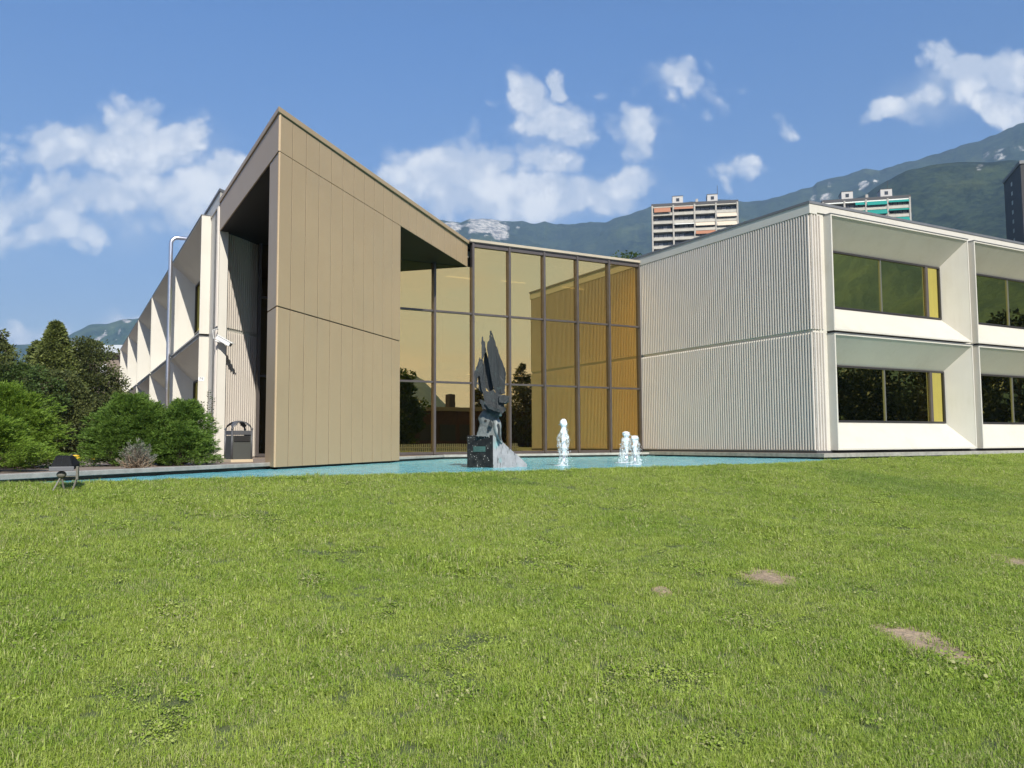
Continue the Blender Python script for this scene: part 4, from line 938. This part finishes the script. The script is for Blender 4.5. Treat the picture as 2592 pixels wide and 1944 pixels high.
apartment(a[0],a[1],b_[0],b_[1],a[2]-.6,'cream apartment tower with orange and cream awnings, above the curved roof edge',
 {(0,0):('t',.05,.9,1.7),(0,1):('t',0,.98,.9),(1,3):('c',0,1,1.4),(2,3):('c',0,1,1.5),(2,2):('c',0,.97,1.2),(2,1):('w',0,1,.4),(3,2):('t',0,1,1.2)},huts=((7.2,3.7,2.9),(19.4,3.6,2.9)))
a=at(2083,512,278); b_=at(2302,495,272)
apartment(a[0],a[1],b_[0],b_[1],a[2]-.4,'cream apartment tower with bright green awnings, behind the right wing',
 {(0,1):('g',.5,.97,1.0),(0,2):('g',0,1,1.3),(0,3):('g',0,1,.8),(1,1):('g',.4,1,1.3),(1,2):('g',0,1,1.5),(1,3):('g',0,1,.6),(2,3):('g',0,1,1.4),(2,2):('g',0,.4,1.4)},huts=((6.4,3.7,3.),(19.0,3.7,3.)),pelmet=True,ns=5)
# dark tower at the right edge, seen end-on
a=at(2541,462,262); b_=at(2583,418,243); 
o=empty('apartment_tower',Vector((a[0],a[1],-.3)),'dark brown apartment tower seen end-on at the right edge of the photo','apartment building')
d=Vector((b_[0]-a[0],b_[1]-a[1],0)); Ln=d.length; d.normalize(); nb_=Vector((-d.y,d.x,0)); nb_=nb_ if nb_.x>0 else -nb_
T_=lambda q,p_,z: tuple(Vector((a[0],a[1],z))+d*q+nb_*p_)
zt=(a[2]+b_[2])/2
g=MB(); g.box(0,Ln,0,30,-.3,zt,T_); g.build('wall',mat('dark_brown_cladding',(.035,.03,.027),.7,vary=.3,vscale=.5),o)
g=MB(); g.box(-.3,Ln+.3,-.3,30.3,zt,zt+1.0,T_); g.build('parapet',mat('grey_parapet',(.20,.20,.20),.8),o)
for k in range(12):
    z=zt-3.6-3.0*k
    w_=MB(); w_.box(Ln*.42,Ln*.42+1.6,-.05,.02,z,z+1.2,T_); w_=w_.build('end_window',mat('end_window_pane',(.22,.26,.25),.3),o)
    g=MB(); g.box(Ln+.02,Ln+.9,2,29,z-1.0,z+.1,T_); g.build('balcony',cream,o)
g=MB(); g.box(Ln+.1,Ln+1.2,3,9,zt-2.2,zt-1.6,T_); g.build('awning',aw['g'],o)
for q in (2,10,19,28):
    g=MB(); g.box(Ln+.02,Ln+1.0,q-.2,q+.2,-.3,zt-.2,T_); g.build('fin',fin_m,o)

# ================================================================== HILLS
def hill(name,prof,r0,r1,c_f1,c_f2,rock=(),seed=0,step=.12,rock_amt=.0,nz=1.0,nr=46,tfr=.78):
    """prof: [(azimuth deg, elevation deg of the ridge)]; a ridge that rises from r0, crests at tfr, falls to r1"""
    azs=np.arange(prof[0][0],prof[-1][0]+1e-6,step); pa=[p[0] for p in prof]; pe=[p[1] for p in prof]
    vs=[];fs=[];rk=[]
    for az in azs:
        el=np.interp(az,pa,pe); rr_=r0+(r1-r0)*tfr; hr=math.tan(R(el))*rr_
        for k in range(nr+1):
            t_=k/nr; r_=r0+(r1-r0)*t_; x=r_*math.sin(R(az)); y=r_*math.cos(R(az))
            base=(t_/tfr)**1.12 if t_<=tfr else max(0.,1-((t_-tfr)/(1-tfr))**1.4*.75)
            n1=mnoise.fractal(Vector((x*.0035,y*.0035,seed)),.9,2.1,5); n2=abs(mnoise.fractal(Vector((x*.0016+3,y*.0016,seed+9)),.9,2.1,4))
            amp=hr*.13*nz*min(1,t_*3)*(1-.75*math.exp(-((t_-tfr)/.10)**2))
            z=hr*base+(n1*.8-n2*1.1)*amp+ (mnoise.noise(Vector((x*.02,y*.02,seed)))*3+mnoise.noise(Vector((x*.06,y*.06,seed)))*1.8)*min(1,t_*3)
            if k==0: z=-30
            vs.append((x,y,z)); e_=math.degrees(math.atan2(z-H,r_)); v_=0.
            for (ra,re,wa,we,s_) in rock:
                q=((az-ra)/wa)**2+((e_-re)/we)**2
                v_=max(v_,s_*max(0,1.25-q))
            rk.append(v_)
    m_=nr+1
    for i in range(len(azs)-1):
        for k in range(nr): fs.append((i*m_+k,(i+1)*m_+k,(i+1)*m_+k+1,i*m_+k+1))
    mm=bpy.data.materials.new(name+'_forest'); mm.use_nodes=True; t=NT(mm.node_tree); b=t.n['Principled BSDF']; b.inputs['Roughness'].default_value=.95; b.inputs['Specular IOR Level'].default_value=.1
    gp=t.new('ShaderNodeNewGeometry').outputs['Position']; at_=t.new('ShaderNodeAttribute',attribute_name='rock')
    n1=t.noise(gp,.018,9,.78); n2=t.noise(gp,.09,6,.7); ng=t.noise(gp,.006,4,.6)
    fc_=t.mix(t.mr(t.math('ADD',t.math('MULTIPLY',n1,.5),t.math('MULTIPLY',n2,.5)),.43,.58),tuple(x*.55 for x in c_f1),c_f2)
    fc_=t.mix(t.math('MULTIPLY',t.mr(ng,.5,.7),.45),fc_,(.10,.115,.035))
    rv=t.noise(t.vec('MULTIPLY',gp,(1,1,.35)),.045,7,.7)
    rc=t.mix(t.mr(rv,.40,.60),(.13,.125,.125),(.46,.43,.38))
    rm=t.mr(t.math('ADD',at_.outputs['Fac'],t.math('MULTIPLY_ADD',t.noise(t.vec('MULTIPLY',gp,(1,1,.5)),.022,9,.75),3.0,-1.5)),.46,.66)
    ex=t.mr(t.noise(gp,.012,7,.75),.67,.70,0,rock_amt)
    t.l.new(t.mix(t.math('MAXIMUM',rm,ex),fc_,rc),b.inputs['Base Color'])
    bn=t.new('ShaderNodeBump'); bn.inputs['Strength'].default_value=1.; bn.inputs['Distance'].default_value=9.; t.l.new(t.math('ADD',n1,t.math('MULTIPLY',n2,.45)),bn.inputs['Height']); t.l.new(bn.outputs[0],b.inputs['Normal'])
    g=MB(); g.v=vs; g.f=fs; o=g.build(name,mm,smooth=True); at2=o.data.attributes.new('rock','FLOAT','POINT'); at2.data.foreach_set('value',rk)
    return tag(o,kind='structure')
def pa(u,v): q=px_ray(u,v); return (math.degrees(math.atan2(q.x,q.y)),math.degrees(math.atan2(q.z,math.hypot(q.x,q.y))))
back=[(700,640),(900,575),(1040,562),(1117,559),(1150,560),(1167,561),(1180,553),(1189,548),(1225,542),(1260,545),(1289,547),(1334,552),(1352,557),(1379,551),(1397,557),(1442,562),(1506,557.5),(1555,545),(1601,536),(1646,525),(1760,512),(1872,502),(1900,498),(1960,488),(2040,473.6),(2057,472),(2067,460),(2102,452),(2140,442),(2180,430),(2195,425.7),(2225,426),(2252,415),(2277,405),(2302,391),(2321,384),(2361,368),(2380,361),(2415,353),(2455,346),(2492,338),(2535,332),(2562,328),(2578,318),(2592,314)]
bp_=[pa(*p) for p in back]+[(40,22),(60,22),(80,20),(92,18),(98,19),(104,13),(110,9),(116,5)]
def rk(u,v,wu,wv,s_=1.): 
    a1,e1=pa(u,v); return (a1,e1,math.degrees(wu/F_PX),math.degrees(wv/F_PX),s_)
hill('hills',bp_,1100,3300,(.014,.023,.013),(.034,.049,.021),rock=[rk(1225,572,52,24,1),rk(1265,588,30,26,1),rk(1145,577,34,17,.9),rk(1310,583,10,8,.8),rk(2090,490,22,24,.5),rk(2185,465,16,14,.58),rk(2215,458,8,10,.55),rk(2100,480,10,22,.52),rk(2510,388,40,9,.52),rk(2580,375,20,10,.5),rk(2060,500,16,20,.55),(98,17,2.0,1.6,.8),(100.5,15,1.4,1,.7)],seed=1,rock_amt=.25)
near=[(2020,545),(2080,520),(2140,495),(2190,477),(2215,462),(2265,442),(2290,430),(2327,421),(2364,412),(2414,407),(2477,401),(2514,397),(2592,392)]
hill('hills',[(p_[0],p_[1]-.0) for p_ in [pa(*p) for p in near]]+[(40,19),(60,20),(75,16),(88,12),(96,9),(104,5)],620,1700,(.013,.025,.012),(.037,.053,.021),rock=[rk(2480,425,14,8,.6)],seed=5,rock_amt=.12,nz=.8)
leftp=[(-60,870),(60,868),(120,866),(169,852),(200,838),(223,824.6),(230.6,822),(269,819),(300,807.6),(313.6,804),(326,804.6),(340,804),(380,795),(450,790),(560,760),(700,720)]
hill('hills',[(-70,7.5),(-50,7)]+[pa(*p) for p in leftp],1500,3600,(.022,.045,.018),(.045,.075,.022),rock=[rk(318,812,14,6,.9),rk(306,838,10,7,.8),rk(240,858,26,8,.7),rk(190,865,20,6,.55),rk(265,842,6,4,.6)],seed=8,rock_amt=.35)
rear=[(115,2.),(118,3.0),(122,2.2),(124.5,2.2),(126,2.4),(126.8,3.0),(127.4,3.7),(128.2,4.5),(129.0,4.9),(129.8,4.8),(131,4.4),(133,4.0),(140,3.5),(160,3),(200,4),(250,6),(289,7.5)]
hill('hills',rear,1500,3300,(.022,.034,.022),(.045,.058,.035),seed=12,step=.3)

# ================================================================== SOIL PATCHES AND GRASS
def ground_hit(u,v):
    q=px_ray(u,v); lo,hi=1.5,60.; y=lo
    while y<hi:
        x=q.x/q.y*y; z=H+q.z/q.y*y
        if z<=lawn_z(x,y): return x,y
        y+=.02
    return None
soilm=mat('dry_bare_soil',(.36,.27,.175),.95,vary=.35,vscale=22,bump=1.,bscale=60,col2=(.21,.155,.10))
SOIL=[(1938,1462,52,17),(1677,1500,20,10),(2328,1625,74,34),(2424,1666,62,28),(2600,1432,36,17)]
patches=[]
for u,v,wu,wv in SOIL:
    h0=ground_hit(u,v); h1=ground_hit(u+wu,v); h2=ground_hit(u,v-wv); h3=ground_hit(u,v+wv)
    patches.append((h0[0],h0[1],abs(h1[0]-h0[0]),abs(h2[1]-h3[1])/2))
def soil_f(x,y):
    best=9.
    for (cx,cy,ax,ay) in patches:
        d=((x-cx)/ax)**2+((y-cy)/ay)**2+1.1*mnoise.noise(Vector((x*6,y*6,1)))+.5*mnoise.noise(Vector((x*19,y*19,4)))
        best=min(best,d)
    return best
g=MB()
for (cx,cy,ax,ay) in patches:
    N=22; vs=[];fs=[]
    for i in range(N+1):
        for j in range(N+1):
            x=cx+(i/N*2-1)*ax*1.5; y=cy+(j/N*2-1)*ay*1.5
            d=((x-cx)/ax)**2+((y-cy)/ay)**2
            vs.append((x,y,lawn_z(x,y)+.010+.012*max(0,1-d)+.012*mnoise.noise(Vector((x*16,y*16,2))) if d<1.9 else lawn_z(x,y)-.02))
    for i in range(N):
        for j in range(N): fs.append((i*(N+1)+j,(i+1)*(N+1)+j,(i+1)*(N+1)+j+1,i*(N+1)+j+1))
    g.add(vs,fs)
rgc=np.random.default_rng(3)
for (cx,cy,ax,ay) in patches:
    for k in range(70):
        a=rgc.uniform(0,6.28); q=math.sqrt(rgc.random())*1.15; x=cx+ax*q*math.cos(a); y=cy+ay*q*math.sin(a); rr_=rgc.uniform(.003,.011)
        g.sphere((x,y,lawn_z(x,y)+.014),rr_,5,3,(1,rgc.uniform(.6,1),.7))
tag(g.build('bare_soil',soilm),kind='structure')

gm_=bpy.data.materials.new('grass_blades'); gm_.use_nodes=True; t=NT(gm_.node_tree); b=t.n['Principled BSDF']; o=t.n['Material Output']
ge=t.new('ShaderNodeNewGeometry'); oi=t.new('ShaderNodeObjectInfo')
big=t.noise(ge.outputs['Position'],.55,5,.6); mid=t.noise(ge.outputs['Position'],2.6,5,.65); fin=t.noise(ge.outputs['Position'],9,3,.6)
c1=t.mix(ge.outputs['Random Per Island'],(.265,.375,.026),(.47,.52,.15))
c2=t.mix(t.mr(t.math('ADD',t.math('MULTIPLY',big,.5),t.math('MULTIPLY',mid,.5)),.40,.60),c1,t.mix(ge.outputs['Random Per Island'],(.19,.305,.024),(.35,.445,.08)))
dry=t.math('MULTIPLY',t.mr(t.math('ADD',ge.outputs['Random Per Island'],t.math('MULTIPLY_ADD',mid,1.1,-.55)),.80,.92),.75)
c3=t.mix(dry,c2,(.50,.45,.25))
# darker clover patches near the crest
cl=None
for (u,v,wu,wv) in ((2330,1235,170,22),(1290,1222,80,9),(2200,1225,60,12)):
    h0=ground_hit(u,v); h1=ground_hit(u+wu,v); h2=ground_hit(u,v-wv) or (h0[0],h0[1]+1)
    d=t.vec('LENGTH',t.vec('MULTIPLY',t.vec('SUBTRACT',ge.outputs['Position'],(h0[0],h0[1],0)),(1/abs(h1[0]-h0[0]),1/max(.3,abs(h2[1]-h0[1])),0)))
    cl=d if cl is None else t.math('MINIMUM',cl,d)
clf=t.mr(t.math('ADD',cl,t.math('MULTIPLY_ADD',mid,1.6,-.8)),1.05,.75)
c3=t.mix(t.math('MULTIPLY',clf,.30),c3,(.085,.19,.04))
t.l.new(c3,b.inputs['Base Color']); b.inputs['Roughness'].default_value=.5; b.inputs['Specular IOR Level'].default_value=.35
tl=t.new('ShaderNodeBsdfTranslucent'); t.l.new(c3,tl.inputs[0]); mx=t.new('ShaderNodeMixShader'); mx.inputs[0].default_value=.35
t.l.new(b.outputs[0],mx.inputs[1]); t.l.new(tl.outputs[0],mx.inputs[2]); t.l.new(mx.outputs[0],o.inputs[0])
def tuft(name,seed,n,h,rad,bw,broad=0):
    rg=np.random.default_rng(seed); vs=[];fs=[]
    for i in range(n):
        a=rg.uniform(0,6.28); r_=rad*math.sqrt(rg.random()); x,y=r_*math.cos(a),r_*math.sin(a); hd=rg.uniform(0,6.28); ln=h*rg.uniform(.5,1.25); lean=rg.uniform(.15,1.0)*ln
        d=np.array([math.cos(hd),math.sin(hd),0]); s_=np.array([-d[1],d[0],0])*bw*rg.uniform(.7,1.3)/2; p=np.array([x,y,-.006]); o_=len(vs)
        q1=p+d*lean*.25+[0,0,ln*.5]; q2=p+d*lean+[0,0,ln*rg.uniform(.55,.9)]
        vs+=[p-s_,p+s_,q1+s_*.85,q1-s_*.85,q2]; fs+=[(o_,o_+1,o_+2,o_+3),(o_+3,o_+2,o_+4)]
    for i in range(broad):
        a=rg.uniform(0,6.28); r_=rad*math.sqrt(rg.random()); hd=rg.uniform(0,6.28); z=h*rg.uniform(.35,.7); c_=np.array([r_*math.cos(a),r_*math.sin(a),z]); s_=rg.uniform(.004,.009); o_=len(vs)
        tx=rg.normal(size=2)*.35
        for k in range(6): 
            aa=k*math.pi/3; dx,dy=math.cos(aa)*s_,math.sin(aa)*s_; vs.append(c_+[dx,dy,dx*tx[0]+dy*tx[1]])
        fs.append(tuple(range(o_,o_+6)))
    me=bpy.data.meshes.new(name); me.from_pydata([tuple(v) for v in vs],[],fs); me.materials.append(gm_); return bpy.data.objects.new(name,me)
tc_=bpy.data.collections.new('grass_tufts')
for k,(sd,n,h_,rd,bw_,br) in enumerate(((1,75,.056,.085,.0034,0),(2,75,.050,.09,.0036,0),(3,64,.044,.09,.0034,7),(4,60,.066,.08,.0036,2),(5,78,.042,.095,.0034,1))):
    tc_.objects.link(tuft('grass_tuft_%d'%k,sd,n,h_,rd,bw_,br))
tc_.objects.link(tuft('grass_tuft_5',6,10,.03,.085,.0032,34))
pts=[];sc_=[];ix_=[]
rg=np.random.default_rng(99)
def scatter(x0,x1,y0,y1,dens,smul,cone_=True):
    n=int((x1-x0)*(y1-y0)*dens); X_=rg.uniform(x0,x1,n); Y_=rg.uniform(y0,y1,n)
    for x,y in zip(X_,Y_):
        if cone_ and abs(x)>.80*y+1.2: continue
        if y>crest(x)-.0: continue
        if soil_f(x,y)<1.0+.25*(rg.random()-.5): 
            if rg.random()<.93: continue
        tall=max(0,mnoise.noise(Vector((x*.8,y*.8,21)))-.15)
        pts.append((x,y,lawn_z(x,y))); sc_.append(.88*smul*rg.uniform(.65,1.3)*(1+.35*mnoise.noise(Vector((x*1.1,y*1.1,7))))*(1+1.2*tall))
        clv=mnoise.noise(Vector((x*1.5,y*1.5,33)))+.6*mnoise.noise(Vector((x*5,y*5,35)))
        ix_.append(5 if rg.random()<(clv-.22)*2.2 else int(rg.integers(0,5)))
scatter(-5,5,2.,4.5,430,.92); scatter(-7,7,4.5,7,360,1.); scatter(-9,9,7,10,290,1.08); scatter(-11,12,10,14,250,1.12)
scatter(1,16,14,20,190,1.25); scatter(5,26,20,32,110,1.45)
# taller fringe along the pool edge
xx=np.arange(-11,20,.022)
for x in xx:
    y=crest(x)-rg.uniform(-.03,.22); pts.append((x,y,lawn_z(x,min(y,crest(x))))); sc_.append(rg.uniform(.5,1.1)*(1.0 if y<14 else 1.2)); ix_.append(int(rg.integers(0,5)))
me=bpy.data.meshes.new('grass'); me.from_pydata(pts,[],[]); at_=me.attributes.new('sc','FLOAT','POINT'); at_.data.foreach_set('value',sc_); ai_=me.attributes.new('ix','INT','POINT'); ai_.data.foreach_set('value',ix_)
gr=bpy.data.objects.new('grass',me); COL.objects.link(gr); me.materials.append(gm_); tag(gr,'short mown green lawn grass sloping up to the pool','grass',kind='stuff')
ng=bpy.data.node_groups.new('scatter','GeometryNodeTree'); ng.interface.new_socket('Geometry',in_out='INPUT',socket_type='NodeSocketGeometry'); ng.interface.new_socket('Geometry',in_out='OUTPUT',socket_type='NodeSocketGeometry')
N_=ng.nodes; gi=N_.new('NodeGroupInput'); go=N_.new('NodeGroupOutput'); ip=N_.new('GeometryNodeInstanceOnPoints'); ci=N_.new('GeometryNodeCollectionInfo'); ci.inputs['Collection'].default_value=tc_; ci.inputs['Separate Children'].default_value=True
rv=N_.new('FunctionNodeRandomValue'); rv.data_type='FLOAT_VECTOR'; rv.inputs[0].default_value=(-.12,-.12,0); rv.inputs[1].default_value=(.12,.12,6.283)
na=N_.new('GeometryNodeInputNamedAttribute'); na.data_type='FLOAT'; na.inputs['Name'].default_value='sc'
ng.links.new(gi.outputs[0],ip.inputs['Points']); ng.links.new(ci.outputs[0],ip.inputs['Instance']); ip.inputs['Pick Instance'].default_value=True
ni=N_.new('GeometryNodeInputNamedAttribute'); ni.data_type='INT'; ni.inputs['Name'].default_value='ix'; ng.links.new(ni.outputs[0],ip.inputs['Instance Index'])
ng.links.new(rv.outputs[0],ip.inputs['Rotation']); ng.links.new(na.outputs[0],ip.inputs['Scale']); ng.links.new(ip.outputs[0],go.inputs[0])
md=gr.modifiers.new('scatter','NODES'); md.node_group=ng
print('tufts',len(pts))
# ================================================================== HAZE
g=MB(); g.box(-4300,4300,-4300,4300,-32.,1130)
hz=bpy.data.materials.new('haze_air'); hz.use_nodes=True; t=NT(hz.node_tree); t.n.clear(); o=t.new('ShaderNodeOutputMaterial'); pv=t.new('ShaderNodeVolumePrincipled')
pv.inputs['Color'].default_value=(.42,.67,1,1); pv.inputs['Density'].default_value=.00016; pv.inputs['Anisotropy'].default_value=0.
t.l.new(pv.outputs[0],o.inputs['Volume']); o=g.build('haze',hz); tag(o,'thin blue summer haze between camera and mountains','haze',kind='stuff')

GR={'juniper_bush':'junipers on the terrace at the left','apartment_tower':'apartment towers on the skyline','office_wing':'white two-storey office wings','parking_stop':'parking stops'}
for o in list(bpy.data.objects):
    b_=o.name.split('.')[0]
    if o.parent is None and 'label' in o:
        if b_ in GR: o['group']=GR[b_]
        elif b_.endswith('_tree'): o['group']='trees mirrored in the glass' if ('mirror' in o['label'] or 'reflect' in o['label']) else 'trees around the buildings'
